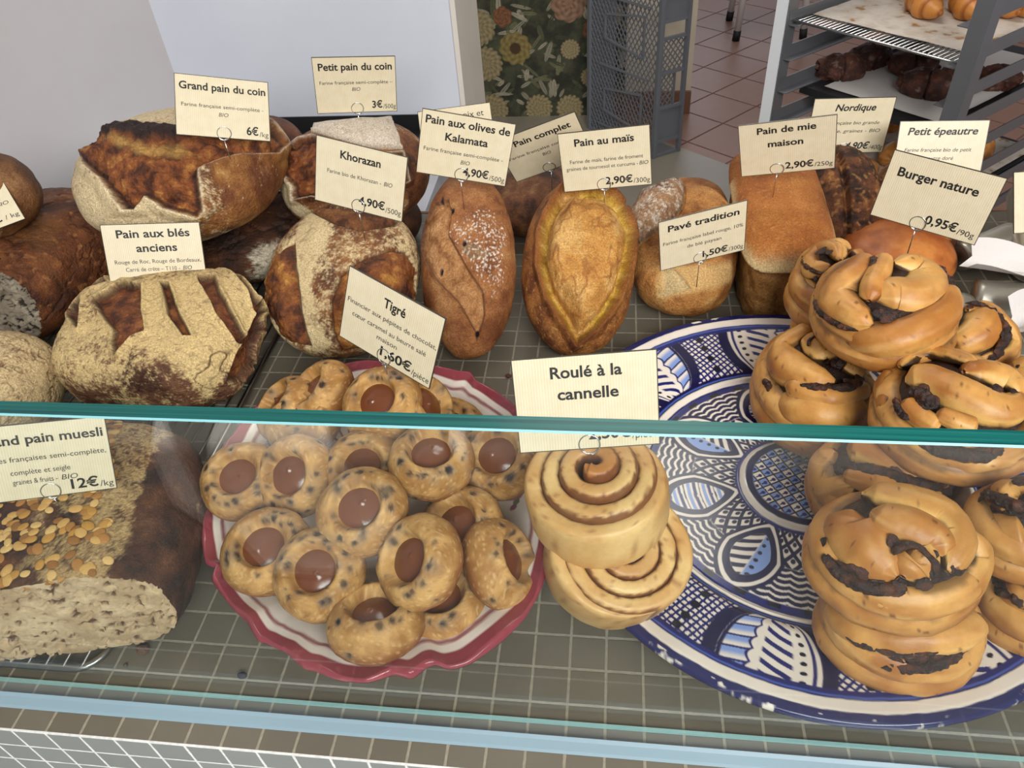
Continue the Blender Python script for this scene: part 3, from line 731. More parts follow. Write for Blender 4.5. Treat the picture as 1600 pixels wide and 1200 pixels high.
# left wall with shade in its colour, meeting the white partition behind the loaves
quad('wall_left', [(-0.34, 1.07, FL), (-1.02, 0.10, FL), (-1.02, 0.10, 1.75), (-0.34, 1.07, 1.75)], M_WALLSHADE, (-0.08, 0.06, 0))
quad('wall_partition', [(-0.42, 1.07, FL), (0.155, 1.07, FL), (0.155, 1.07, 1.75), (-0.42, 1.07, 1.75)], M_WALLWHITE, (0, 0.06, 0))
mb = MB()
mb.box((0.155, 1.066, FL), (0.163, 1.27, 1.75))
struct(mb.build('trim_1', M_TRIM))
mb = MB()
mb.box((-0.8, 3.22, FL), (0.745, 3.4, 1.75))
struct(mb.build('wall_back', M_CREAM))
mb = MB()
mb.box((0.45, 3.205, FL), (0.748, 3.222, FL + 0.10))
struct(mb.build('baseboard_back', M_BROWN))
quad('wall_far', [(-4, 7.5, FL), (6, 7.5, FL), (6, 7.5, 1.75), (-4, 7.5, 1.75)], M_WALLWHITE, (0, 0.1, 0))
quad('wall_right', [(3.6, 0.0, FL), (3.6, 7.5, FL), (3.6, 7.5, 1.75), (3.6, 0.0, 1.75)], M_WALLWHITE, (0.1, 0, 0))
# wallpaper: a sheet of dark green floral print on the back wall
def wallpaper():
    nx, nz = 300, 460
    X = np.linspace(-0.35, 0.46, nx)
    Z = np.linspace(FL, 0.30, nz)
    gx, gz = np.meshgrid(X, Z)
    P = np.stack([gx.ravel(), np.full(gx.size, 3.214), gz.ravel()], 1)
    q = np.stack([gx.ravel(), gz.ravel()], 1)
    n = fbm(P, 14, 4, 3)
    c = mix(np.tile(s2l('#2e2f24'), (len(P), 1)), s2l('#4d4e3a'), ss(-0.3, 0.4, n))
    rnd = random.Random(5)
    # leaves
    for k in range(420):
        cx, cz, an = rnd.uniform(-0.35, 0.46), rnd.uniform(FL, 0.3), rnd.uniform(0, 6.28)
        L_, W_ = rnd.uniform(0.02, 0.05), rnd.uniform(0.006, 0.012)
        d = q - (cx, cz)
        u = d[:, 0] * math.cos(an) + d[:, 1] * math.sin(an)
        v = -d[:, 0] * math.sin(an) + d[:, 1] * math.cos(an)
        e = (u / L_) ** 2 + (v / W_) ** 2
        col = s2l(rnd.choice(['#8b8570', '#a59c86', '#55573e', '#6c6b4e', '#96907a', '#3f4630']))
        c = mix(c, col, ss(1.0, 0.75, e) * (0.65 + 0.35 * np.sign(np.abs(v) - 0.0012)))
    flowers = []
    for k in range(900):
        cx, cz = rnd.uniform(-0.35, 0.46), rnd.uniform(FL, 0.3)
        r_ = rnd.choice([0.055, 0.065, 0.075, 0.08, 0.045])
        if all((cx - a) ** 2 + (cz - b) ** 2 > (0.86 * (r_ + e)) ** 2 for a, b, e in flowers):
            flowers.append((cx, cz, r_))
        if len(flowers) > 34:
            break
    for cx, cz, r_ in flowers:
        kind = rnd.choice(['mum', 'mum', 'orange', 'pink', 'daisy'])
        d = q - (cx, cz)
        rr = np.hypot(d[:, 0], d[:, 1])
        th = np.arctan2(d[:, 1], d[:, 0])
        npet = {'mum': 17, 'orange': 6, 'pink': 8, 'daisy': 10}[kind]
        edge = r_ * (0.86 + 0.12 * np.abs(np.cos(th * npet / 2 + rr * 40)))
        c1, c2 = {'mum': ('#a5966f', '#75664a'), 'orange': ('#8f6040', '#5d3a28'), 'pink': ('#9c7c63', '#6b4d3c'), 'daisy': ('#94834f', '#6b5a33')}[kind]
        pet = 0.5 + 0.5 * np.cos(th * npet + rr / r_ * 9)
        ring = 0.5 + 0.5 * np.cos(rr / r_ * 22 + 1.5 * np.cos(th * 5))
        fc = mix(np.tile(s2l(c1), (len(P), 1)), s2l(c2), np.clip(pet * 0.45 + ring * 0.45, 0, 1))
        if kind == 'daisy':
            fc = mix(fc, s2l('#4a3622'), ss(0.36, 0.28, rr / r_))
        c = mix(c, fc, ss(edge, edge * 0.93, rr))
    F = [(j * nx + i, j * nx + i + 1, (j + 1) * nx + i + 1, (j + 1) * nx + i) for j in range(nz - 1) for i in range(nx - 1)]
    struct(obj('wall_back_wallpaper', P, F, M_PAPERPAINT, None, False, c))
wallpaper()
# street: added pale patches, unseen, shaped to make streaks in the glass
# outline and pale colour stand for sunlit ground mirrored in the pane
for i_, pl_ in enumerate((
    [(-0.78, -2.1), (-0.40, -2.1), (-0.351, -1.161), (-0.281, -1.023), (-0.197, -0.952), (-0.113, -0.875), (-0.04, -0.794), (-0.06, -0.714), (-0.151, -0.666), (-0.327, -0.663), (-0.535, -0.832), (-0.632, -1.041)],
    [(-0.09, -2.1), (-0.02, -2.1), (0.033, -1.16), (0.081, -0.987), (0.139, -0.913), (0.113, -0.907), (0.065, -0.976), (0.01, -1.071)],
    [(-1.2, -2.1), (-1.05, -2.1), (-0.822, -1.154), (-0.712, -1.018), (-0.6, -0.889), (-0.511, -0.776), (-0.641, -0.846), (-0.775, -0.999)])):
    quad('floor_streak_patch_%d' % (i_ + 1), [(x_, y_, FL + 0.012) for x_, y_ in pl_], M_STREAKPATCH, (0, 0, -0.012))
# ------------------------------------------------------------------ counter
ct = thing('tiled_counter', 'long display counter covered in small grey-brown mosaic tiles with pale grout', 'counter', (0, 0, 0))
mb = MB()
mb.box((-0.57, 0.0045, -0.03), (1.6, 0.728, 0.0))
mb.build('counter_top', M_TILE, ct)
mb = MB()
mb.box((-0.57, 0.008, FL), (1.6, 0.70, -0.03))
mb.build('counter_body', M_TILEFRONT, ct)
mb = MB()
mb.box((-0.57, 0.0030, -0.30), (1.6, 0.0080, -0.0004))
mb.build('front_tiles', M_TILEFRONT, ct)
mb = MB()
mb.box((-0.57, 0.728, -0.03), (1.6, 0.733, 0.001))
mb.build('back_edge', M_BROWN, ct)
# glass screen standing on the counter's front
gs = thing('glass_screen', 'low clear glass screen with green edge standing along the counter front', 'glass screen', (0, 0, 0))
gy0, gy1, gz = 0.0280, 0.0372, 0.2925
mb = MB()
V = np.array([(x, y, z) for y in (gy0, gy1) for x, z in ((-0.57, 0.001), (1.6, 0.001), (1.6, gz - 0.0012), (-0.57, gz - 0.0012))])
mb.add(V, [(0, 1, 2, 3), (7, 6, 5, 4)])
mb.build('pane', M_GLASS, gs)
mb = MB()
mb.box((-0.57, gy0 + 0.0007, gz - 0.0012), (1.6, gy1 - 0.0006, gz))
mb.build('top_edge', M_EDGE, gs)
mb = MB()
V = np.array([(-0.57, gy0, gz - 0.0009), (1.6, gy0, gz - 0.0009), (1.6, gy0 + 0.0007, gz), (-0.57, gy0 + 0.0007, gz), (-0.57, gy0 + 0.0007, gz - 0.0009), (1.6, gy0 + 0.0007, gz - 0.0009)])
mb.add(V, [(0, 1, 2, 3), (4, 3, 2, 5), (0, 4, 5, 1), (0, 3, 4), (1, 5, 2)])
mb.build('arris', M_CHAMFER, gs)
mb = MB()
V = np.array([(x, y, z) for x in (-0.57, 1.6) for y, z in ((0.0185, 0.0002), (0.0200, 0.0018), (0.0255, 0.0032), (0.0280, 0.0045), (0.0280, 0.0002))])
mb.add(V, [(i, (i + 1) % 5, (i + 1) % 5 + 5, i + 5) for i in range(5)] + [(4, 3, 2, 1, 0), (5, 6, 7, 8, 9)])
mb.build('sealant_bead', M_SEALANT, gs)
mb = MB()
mb.box((-0.57, gy1, 0.0002), (1.6, gy1 + 0.0022, 0.0026))
mb.build('inner_bead', mat('teal_sealant', s2l('#8fb9b8'), 0.2), gs)
# ================================================================== bread
def crust_cols(P, dark, mid, light, f=28, seed=0, bias=0.0):
    n = fbm(P, f, 5, seed) + bias
    m = fbm(P, f * 4.5, 3, seed + 9)
    c = mix(np.tile(s2l(dark), (len(P), 1)), s2l(mid), ss(-0.35, 0.1, n + 0.25 * m))
    return mix(c, s2l(light), ss(0.05, 0.5, n + 0.3 * m))
def flour(c, P, amt, seed=3, col='#ecd6a8', f=85):
    """dry flour mottling; amt 0..1"""
    n = fbm(P, f * 0.5, 4, seed) * 0.55 + fbm(P, f * 2.2, 4, seed + 7) * 0.55 + 0.30 * pn(P, f * 8, seed + 1)
    ck_ = ss(0.05, 0.0, np.abs(fbm(P, f * 0.62, 3, seed + 31))) * ss(0.1, 0.4, np.asarray(amt))
    return mix(c, s2l(col), (1 - 0.45 * ck_) * ss(0.30, -0.18, n - (np.asarray(amt) - 0.5) * 1.9) * 0.92)
def cracks(P, f, seed, w=0.05):
    n = fbm(P, f, 3, seed)
    return ss(w, 0.0, np.abs(n))
class Loaf:
    pass
def loaf_mesh(key, n, p=2.0, flat=-0.75, spec=None):
    D = spec or LOAF[key]
    u, F = qs(n)
    dims = np.array(D['dims'])
    un = u / ((np.abs(u) ** p).sum(1) ** (1 / p))[:, None]
    P = un * dims
    zf = flat * dims[2]
    P[:, 2] = np.where(P[:, 2] < zf, zf + (P[:, 2] - zf) * 0.10, P[:, 2])
    N = un / dims
    N /= np.linalg.norm(N, axis=1)[:, None]
    L = Loaf()
    L.u, L.F, L.P, L.N, L.D, L.dims = u, F, P, N, D, dims
    k = np.array(D.get('k', (0, -0.6, 0.8)), float)
    k /= np.linalg.norm(k)
    e1 = np.cross([0, 0, 1], k)
    e1 /= np.linalg.norm(e1)
    L.st = np.stack([u @ e1, u @ np.cross(k, e1)], 1)
    L.front = u @ k
    L.disp = 0.0035 * fbm(P, 16, 3, len(key))
    return L
def region(L, name, warp=0.03, wf=16, seed=0):
    st = L.st.copy()
    st[:, 0] += warp * fbm(L.P, wf * 1.6, 3, seed + 20)
    st[:, 1] += warp * fbm(L.P, wf * 1.6, 3, seed + 40)
    d = psd(st, L.D['polys'][name])
    return np.where(L.front > 0.0, d, -1.0)
def loaf_done(L, name, label, c, cat='bread', group=None, parent=None, mat_=None):
    V = L.P + L.N * L.disp[:, None]
    pos = list(L.D['pos'])
    if 'z0' in L.D:                      # rest the underside on what carries it
        pos[2] = L.D['z0'] - (V @ rotm(L.D['rot']).T)[:, 2].min()
    o = obj(name, V, L.F, mat_ or M_CRUST, parent, True, c, pos, L.D['rot'])
    if parent is None:
        tag(o, label, cat, group)
    return o
def rough_torn(L, m, amp=0.004, f=45, seed=5):
    L.disp = L.disp + m * (amp * fbm(L.P, f, 5, seed) + amp * 0.5 * np.abs(pn(L.P, f * 2.2, seed + 4)))
# --- big round loaf with a torn star
L = loaf_mesh('grand', 136, 2.3)
ri, rb, rc, rw = (region(L, k, 0.035) for k in ('inner', 'band', 'crumb', 'white'))
m = ss(-0.012, 0.02, ri)
c = crust_cols(L.P, '#6b3a1a', '#94602f', '#b98a50', 26, 1)
rgt = ss(0.10, 0.35, L.st[:, 0] + 0.10 * fbm(L.P, 20, 3, 2))
c = flour(c, L.P, 0.42 + 0.32 * ss(-0.05, 0.08, rw) - 0.20 * rgt * ss(0.6, 0.2, L.st[:, 1]) + 0.25 * ss(0.5, 0.75, L.st[:, 1]), 3)
ci = crust_cols(L.P, '#4a2412', '#8c4e24', '#bb813f', 62, 4)
ci = mix(ci, s2l('#2a1712'), ss(-0.04, 0.06, rb + 0.05 * fbm(L.P, 60, 3, 2)))
ci = mix(ci, s2l('#c2964f'), ss(-0.03, 0.06, rc + 0.06 * fbm(L.P, 70, 3, 8)) * 0.75)
c = mix(c, ci, m)
c = mix(c, s2l('#2b1712'), ss(0.035, 0.0, np.abs(ri - 0.028)) * (L.u[:, 2] > -0.2) * 0.85)
c = mix(c, s2l('#efe0c2'), ss(0.012, 0.0, np.abs(ri + 0.012) + 0.006 * fbm(L.P, 80, 2, 3)) * 0.5)
topc = ss(0.35, 0.62, L.st[:, 1])
L.disp = L.disp + 0.0075 * ss(-0.16, -0.01, ri) * (1 - m) * (1 - topc) - 0.004 * m * (1 - topc) + 0.013 * ss(0, 0.35, ri) + 0.006 * ss(-0.05, 0.08, rb)
rough_torn(L, m, 0.0095, 36)
rough_torn(L, m, 0.0030, 110, 12)
rough_torn(L, np.full(len(m), 0.35), 0.004, 30, 9)
loaf_done(L, 'round_loaf', 'large round country loaf with a torn star crust and floured flaps', c)
# --- dark loaf it sits on, one behind
L = loaf_mesh('grandunder', 64, 2.2)
c = crust_cols(L.P, '#24140d', '#452614', '#6b4020', 26, 12)
c = flour(c, L.P, -0.12 + 0.62 * ss(0.62, 0.85, L.u[:, 0] * 0.75 - L.u[:, 1] * 0.55 + 0.35 * fbm(L.P, 22, 3, 2)), 14, '#c9bfa6')
L.disp = L.disp - 0.004 * cracks(L.P, 30, 3, 0.06)
loaf_done(L, 'dark_loaf', 'dark baked round loaf with a floury patch under the large star loaf', c)
L = loaf_mesh('grandback', 48, 2.2)
loaf_done(L, 'brown_loaf', 'brown loaf mostly hidden behind the large star loaf', crust_cols(L.P, '#3a1e10', '#6e3d1d', '#8f5a2c', 30, 15))
L = loaf_mesh('petitunder', 56, 2.2)
c = flour(crust_cols(L.P, '#22140e', '#4a2a17', '#6d4526', 26, 17), L.P, 0.16, 18, '#a59678')
loaf_done(L, 'floury_loaf', 'dark loaf with grey flour lying under the small star loaf', c)
# --- small star loaf
L = loaf_mesh('petit', 116, 2.2)
rcap, ri, rr, rw = (region(L, k, 0.035) for k in ('cap', 'inner', 'right', 'white'))
mc, m = ss(-0.01, 0.015, rcap), ss(-0.012, 0.02, ri)
c = crust_cols(L.P, '#5d3119', '#8a552a', '#b3824a', 28, 21)
c = flour(c, L.P, 0.30 + 0.5 * ss(-0.05, 0.05, rw), 22)
ci = crust_cols(L.P, '#3f2012', '#8a4b22', '#b5763a', 55, 24)
c = mix(c, ci, m)
c = mix(c, crust_cols(L.P, '#4a2614', '#7d4722', '#98612f', 50, 25), ss(-0.02, 0.03, rr))
c = mix(c, flour(np.tile(s2l('#b78f68'), (len(c), 1)), L.P, 0.72, 26, '#e9dcc8', 110), mc)
c = mix(c, s2l('#2b1712'), ss(0.03, 0, np.abs(ri - 0.022)) * (1 - mc) * 0.8)
c = mix(c, s2l('#efe3cb'), ss(0.016, 0.0, np.abs(rcap - 0.004)) * 0.7 + ss(0.014, 0, np.abs(ri + 0.012)) * (1 - mc) * 0.6)
L.disp = L.disp + 0.011 * mc * ss(-0.1, 0.25, rcap + 0.1) + 0.006 * ss(-0.12, -0.01, ri) * (1 - m) - 0.003 * m
rough_torn(L, m * (1 - mc), 0.006, 36)
loaf_done(L, 'small_round_loaf', 'smaller star loaf with a floury cap flap behind the floured wheat loaf', c)
# --- floury wheat loaf (khorazan)
L = loaf_mesh('khor', 130, 2.15)
rl, re, rt, rw = (region(L, k, 0.03) for k in ('left', 'eye', 'top', 'white'))
c = crust_cols(L.P, '#5a2f19', '#84502a', '#a97442', 30, 31)
c = flour(c, L.P, 0.44 + 0.36 * ss(-0.08, 0.06, rw), 32, '#e8cf9c', 62)
ml, me_, mt = ss(-0.012, 0.015, rl), ss(-0.012, 0.015, re), ss(-0.012, 0.02, rt)
c = mix(c, crust_cols(L.P, '#4a2515', '#8d5124', '#c48a3e', 42, 33), ml)
c = mix(c, crust_cols(L.P, '#3a1c12', '#8a4d22', '#c4883e', 40, 34, 0.05), me_)
c = mix(c, flour(crust_cols(L.P, '#502a17', '#84502b', '#a6713f', 46, 35), L.P, 0.12, 36), mt)
edge = np.minimum(np.minimum(np.abs(rl), np.abs(re)), np.abs(rt))
c = mix(c, s2l('#3a1e13'), ss(0.018, 0.0, edge) * 0.8)
L.disp = L.disp + 0.006 * ss(0, 0.18, rl) + 0.010 * ss(0, 0.25, re) + 0.004 * ss(0, 0.15, rt) - 0.004 * ss(0.03, 0, edge)
rough_torn(L, np.clip(ml + me_ + mt, 0, 1), 0.0045, 48)
loaf_done(L, 'floured_wheat_loaf', 'oval brown loaf with wide bands of pale flour in front of the small star loaf', c)
# --- olive loaf
L = loaf_mesh('olive', 124, 2.1)
rs, rbp, rd = (region(L, k, 0.02) for k in ('seam', 'bump', 'dust'))
c = crust_cols(L.P, '#7a4420', '#a4693a', '#bd8854', 30, 41)
ms = ss(-0.012, 0.02, rs)
c = mix(c, crust_cols(L.P, '#8e5a2e', '#b98350', '#cfa06c', 55, 42), ms)
c = mix(c, crust_cols(L.P, '#7d5637', '#a57c55', '#bd966c', 60, 44), ss(0, 0.03, rbp))
dn = pn(L.P, 420, 5) + 0.5 * fbm(L.P, 70, 3, 6)
c = mix(c, s2l('#efe6d8'), ss(0.30, 0.62, dn - 0.55 + 0.75 * ss(-0.18, 0.16, rd + 0.12 * fbm(L.P, 30, 3, 4)) - 0.3 * ms) * 0.8)
c = mix(c, s2l('#4a2716'), ss(0.016, 0, np.abs(rs)) * 0.75)
for hx, hy in L.D['polys']['holes']:
    h = np.hypot((L.st[:, 0] - hx), (L.st[:, 1] - hy) * 1.3) + 0.01 * pn(L.P, 90, 3)
    mh = ss(0.05, 0.035, h) * (L.front > 0)
    c = mix(c, s2l('#22121a'), mh)
    L.disp = L.disp - 0.003 * mh
L.disp = L.disp + 0.0045 * ss(-0.03, 0.0, rs) * (1 - ms) * 1 - 0.003 * ms + 0.006 * ss(0, 0.1, rbp) - 0.003 * ss(0.03, 0, np.abs(rs))
rough_torn(L, ms, 0.002, 60)
loaf_done(L, 'olive_loaf', 'long brown loaf dusted with flour with dark olive holes', c)
L = loaf_mesh('oliveback', 48, 2.1)
loaf_done(L, 'wholemeal_loaf', 'small brown loaf half hidden behind the olive loaf and the split yellow loaf', crust_cols(L.P, '#3d2212', '#74472a', '#9c7149', 34, 47))
# --- corn loaf
L = loaf_mesh('mais', 130, 2.1)
ro = region(L, 'open', 0.03, 14)
m = ss(-0.01, 0.015, ro)
c = crust_cols(L.P, '#6e3a1a', '#a3662f', '#bd8444', 34, 51)
spk = ss(0.35, 0.6, pn(L.P, 420, 8))
c = mix(c, s2l('#d7a661'), spk * 0.5)
ci = crust_cols(L.P, '#a8672c', '#cf9448', '#e0b068', 34, 52, 0.12)
ci = mix(ci, s2l('#9a5a26'), cracks(L.P * np.array([1, .6, 1]), 34, 53, 0.07) * 0.7)
yel = ss(0.10, 0.02, ro + 0.10 * fbm(L.P, 36, 4, 2)) * ss(-0.30, 0.10, fbm(L.P, 26, 4, 31) + 0.55 * np.abs(L.st[:, 0]) - 0.05)
yc = crust_cols(L.P, '#a67c1e', '#cfa53a', '#e2c66c', 90, 54)
ci = mix(ci, yc, yel * 0.9)
c = mix(c, ci, m)
c = mix(c, s2l('#8a4a1e'), ss(0.02, 0, np.abs(ro + 0.01)) * 0.7)
L.disp = L.disp + 0.007 * ss(-0.14, -0.005, ro) * (1 - m) - 0.0085 * m * ss(0.16, 0.05, ro) + 0.010 * ss(0.12, 0.35, ro)
L.disp = L.disp + m * (0.006 * fbm(L.P * np.array([1, .5, 1]), 40, 4, 5) - 0.0015 * yel * np.abs(pn(L.P, 220, 6)))
loaf_done(L, 'corn_loaf', 'oval golden loaf split open along both sides showing yellow crumb', c)
# --- pave
L = loaf_mesh('pave', 112, 2.6)
rea, rcu, rp = (region(L, k, 0.03) for k in ('ear', 'cut', 'pale'))
c = crust_cols(L.P, '#8a5222', '#bd8142', '#d8a862', 30, 61)
c = mix(c, s2l('#dfb878'), ss(-0.03, 0.1, rp) * 0.75)
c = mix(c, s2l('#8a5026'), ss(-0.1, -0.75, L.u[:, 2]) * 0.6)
mea = ss(-0.012, 0.015, rea)
c = mix(c, flour(crust_cols(L.P, '#6b4530', '#99714c', '#b8946c', 40, 62), L.P, 0.40, 63, '#e6dccb', 150), mea)
c = mix(c, s2l('#3d2413'), ss(0.02, 0, np.abs(rea - 0.01)) * 0.55)
c = mix(c, s2l('#c9b486'), ss(0, 0.05, rcu) * 0.7)
c = flour(c, L.P, -0.05 + 0.5 * ss(-0.55, -0.8, L.u[:, 2]), 66, '#e9e0d0', 120)
L.disp = L.disp + 0.020 * ss(-0.06, 0.20, rea) - 0.003 * ss(0, 0.05, rcu) - 0.004 * ss(0.03, 0, np.abs(rea + 0.01))
L.disp = L.disp + 0.006 * fbm(L.P, 18, 3, 67)
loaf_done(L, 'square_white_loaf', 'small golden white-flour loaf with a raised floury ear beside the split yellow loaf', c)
# second pave just behind, its side showing right of the ear
sp = dict(pos=[0.502, 0.672, 0.030], rot=[0, 0, 10], dims=[0.052, 0.045, 0.04])
L = loaf_mesh('x', 40, 2.5, spec=sp)
loaf_done(L, 'rear_white_loaf', 'orange-brown white-flour loaf hidden behind the small loaf with a floury ear', crust_cols(L.P, '#8a5022', '#bb7d3e', '#d09a58', 30, 68))
# --- leaf-scored floured loaf
L = loaf_mesh('bles', 150, 3.0)
c = crust_cols(L.P, '#4a2a1a', '#6d4530', '#8a6145', 34, 71)
rp = region(L, 'pale', 0.02)
low = ss(-0.5, 0.25, L.st[:, 1] + 0.25 * fbm(L.P, 18, 3, 7))
c = flour(c, L.P, 0.36 + 0.20 * low + 0.30 * ss(-0.1, 0.1, rp), 72, '#e6c88c', 80)
ck = cracks(L.P + 0.004 * np.stack([fbm(L.P, 70, 3, 75), fbm(L.P, 70, 3, 76), fbm(L.P, 70, 3, 77)], 1), 13, 73, 0.018) * ss(0.1, -0.1, L.st[:, 1]) * ss(-0.05, 0.15, fbm(L.P, 16, 2, 78))
c = mix(c, s2l('#3a2114'), ck * 0.85)
L.disp = L.disp - 0.002 * ck
for i, k in enumerate(('c1', 'c2', 'c3', 'c4', 'c5', 'side')):
    d = region(L, k, 0.018, 20, i)
    m = ss(-0.008, 0.012, d)
    c = mix(c, crust_cols(L.P, '#4b2514', '#7a4422', '#9c6233', 60, 74 + i), m)
    c = mix(c, s2l('#2e180f'), ss(0.015, 0, np.abs(d - 0.006)) * 0.7)
    L.disp = L.disp - 0.005 * m + 0.0035 * ss(-0.06, -0.005, d) * (1 - m)
rough_torn(L, np.full(len(c), 0.4), 0.003, 55)
loaf_done(L, 'leaf_scored_loaf', 'squarish floured loaf with leaf-shaped scoring on the wire rack', c)
# --- sandwich loaf: tin body with a domed top
def tin_loaf():
    D = LOAF['mie']
    a, b, cc = D['dims']
    sp = dict(pos=D['pos'], rot=D['rot'], dims=[a, b, cc])
    L = loaf_mesh('mie', 80, 5.0, -0.99, sp)
    z = L.P[:, 2] / cc - 0.52
    body = ss(0.22, 0.12, z)
    L.P[:, 0] *= np.where(z < 0.16, 0.86, 1.0) * (1 - 0.06 * body) 
    L.P[:, 1] *= np.where(z < 0.16, 0.95, 1.0)
    L.P[:, 2] += 0.012 * ss(0.1, 0.7, z) * (1 - (L.u[:, 0] / 1.2) ** 2)
    c = crust_cols(L.P, '#a86026', '#b8702f', '#c5803c', 30, 81)
    c = mix(c, s2l('#d9a765'), ss(0.3, 0.6, pn(L.P, 300, 3)) * 0.35 * (z > 0.2))
    cb_ = crust_cols(L.P, '#8a5a2a', '#b07f44', '#c4975a', 60, 82)
    c = mix(c, cb_, body)
    line = ss(0.15, 0.0, np.abs(z - 0.24 + 0.05 * fbm(L.P, 30, 3, 3)))
    c = mix(c, s2l('#ecd19a'), line * 0.9 * (L.u[:, 1] < 0.3))
    c = mix(c, s2l('#6b3c18'), ss(0.08, 0, np.abs(z - 0.10)) * 0.6)
    L.disp = L.disp * 0.5 + body * 0.0018 * fbm(L.P, 90, 3, 4)
    loaf_done(L, 'sandwich_loaf', 'tin-baked sandwich loaf with a smooth domed top and pale band', c)
tin_loaf()
L = loaf_mesh('nord', 72, 2.2)
c = crust_cols(L.P, '#2e170d', '#6a3a1c', '#9a6430', 42, 91)
c = mix(c, s2l('#b98245'), ss(0.25, 0.5, pn(L.P, 190, 4)) * 0.6)
c = mix(c, s2l('#24130c'), ss(0.3, 0.55, pn(L.P, 150, 5)) * 0.8)
L.disp = L.disp - 0.009 * ss(0.12, 0, np.abs(L.u[:, 0] + 0.1)) + 0.003 * fbm(L.P, 90, 3, 6)
loaf_done(L, 'seeded_rye_loaf', 'dark seeded rye loaf with a deep crease behind the sandwich loaf', c)
L = loaf_mesh('epeautre', 60, 2.2)
c = crust_cols(L.P, '#5a3014', '#9a622c', '#bd8a4c', 44, 95)
L.disp = L.disp + 0.003 * fbm(L.P, 80, 3, 6)
loaf_done(L, 'spelt_loaf', 'rough brown spelt loaf behind the burger bun', c)
L = loaf_mesh('burger', 56, 2.2)
c = crust_cols(L.P, '#8a461d', '#a85f28', '#bf7a3c', 24, 98)
loaf_done(L, 'burger_bun', 'smooth shiny brown burger bun behind the chocolate twists', c, 'bun', mat_=M_DOUGH)
# --- cut loaves: crust mesh plus a flat crumb face
def cut_loaf(name, label, spec, n, p, planes, ccrust, crumb_pal, disp, hole=0.35, flat=-0.75, crumb_f=120):
    L = loaf_mesh(name, n, p, flat, spec)
    L.disp = L.disp + disp(L)
    V = L.P + L.N * L.disp[:, None]
    on = np.zeros(len(V), bool)
    for nx, d in planes:
        nx = np.array(nx, float) / np.linalg.norm(nx)
        s = V @ nx - d
        bad = s > 0
        V[bad] -= s[bad, None] * nx
        on |= bad
        wob = 0.0016 * fbm(V, 60, 4, 3) - 0.0035 * ss(hole - 0.1, hole + 0.15, pn(V, crumb_f, 5) + 0.4 * pn(V, crumb_f * 2.1, 6))
        V[bad] += wob[bad, None] * nx
    fm = on[L.F].all(1)
    o = obj(name, V, L.F[~fm], M_CRUST, None, True, ccrust(L, V), spec['pos'], spec['rot'])
    tag(o, label, 'bread')
    n1 = pn(V, crumb_f, 5) + 0.4 * pn(V, crumb_f * 2.1, 6)
    cc = mix(np.tile(s2l(crumb_pal[1]), (len(V), 1)), s2l(crumb_pal[2]), ss(-0.3, 0.4, fbm(V, 60, 4, 8)))
    cc = mix(cc, s2l(crumb_pal[0]), ss(hole, hole + 0.2, n1))
    used = np.unique(L.F[fm])
    mp = -np.ones(len(V), int)
    mp[used] = np.arange(len(used))
    obj('crumb', V[used], mp[L.F[fm]], M_CRUMB, o, True, cc[used])['label'] = 'cut crumb face full of holes'
    return o, L, V
def rye_c(L, V):
    c = crust_cols(V, '#46230f', '#6f3d1c', '#8f582b', 22, 101)
    c = mix(c, s2l('#2a150b'), cracks(V * np.array([0.5, 1, 1]), 26, 102, 0.05) * 0.6)
    c = mix(c, s2l('#a06a3a'), ss(0.42, 0.6, pn(V, 110, 7)) * 0.7)
    return mix(c, s2l('#8a5a2c'), ss(0.15, 0.5, pn(V, 14, 8)) * 0.5)
cut_loaf('rye_loaf', 'long dark rye loaf cut open at its near end', dict(pos=[-0.280, 0.512, 0.0545], rot=[0, 0, -8], dims=[0.092, 0.140, 0.055]), 110, 2.8,
         [((0.10, -1, 0.18), 0.088)], rye_c, ('#2a231d', '#776c5c', '#958a77'), lambda L: 0.003 * fbm(L.P, 24, 4, 3) - 0.002 * cracks(L.P * np.array([.5, 1, 1]), 26, 102, 0.05), 0.10, -0.75, 150)
cut_loaf('half_loaf', 'cut half of a brown loaf resting on top of the dark rye loaf', dict(pos=[-0.292, 0.505, 0.148], rot=[0, 0, 8], dims=[0.072, 0.052, 0.046]), 72, 2.2,
         [((-0.55, -1, 0.1), 0.012)], lambda L, V: crust_cols(V, '#5d3a1f', '#80552f', '#9a6f45', 30, 105), ('#33200f', '#80613c', '#94744c'), lambda L: 0.002 * fbm(L.P, 30, 3, 3), 0.30)
# --- small floured round at the far left
sp = dict(pos=[-0.186, 0.300, 0.048], rot=[0, 0, 0], dims=[0.060, 0.066, 0.049])
L = loaf_mesh('flour', 80, 2.3, spec=sp)
c = flour(crust_cols(L.P, '#5a351f', '#7a4c2c', '#94653f', 34, 111), L.P, 0.62, 112, '#e2c795', 75)
ck = cracks(L.P + 0.003 * np.stack([fbm(L.P, 90, 3, 75), fbm(L.P, 90, 3, 76), fbm(L.P, 90, 3, 77)], 1), 42, 113, 0.035)
c = mix(c, s2l('#5b3820'), ck * 0.6)
L.disp = L.disp - 0.0022 * ck
loaf_done(L, 'floured_round_loaf', 'small round loaf thick with crackled flour at the left end of the rack', c)
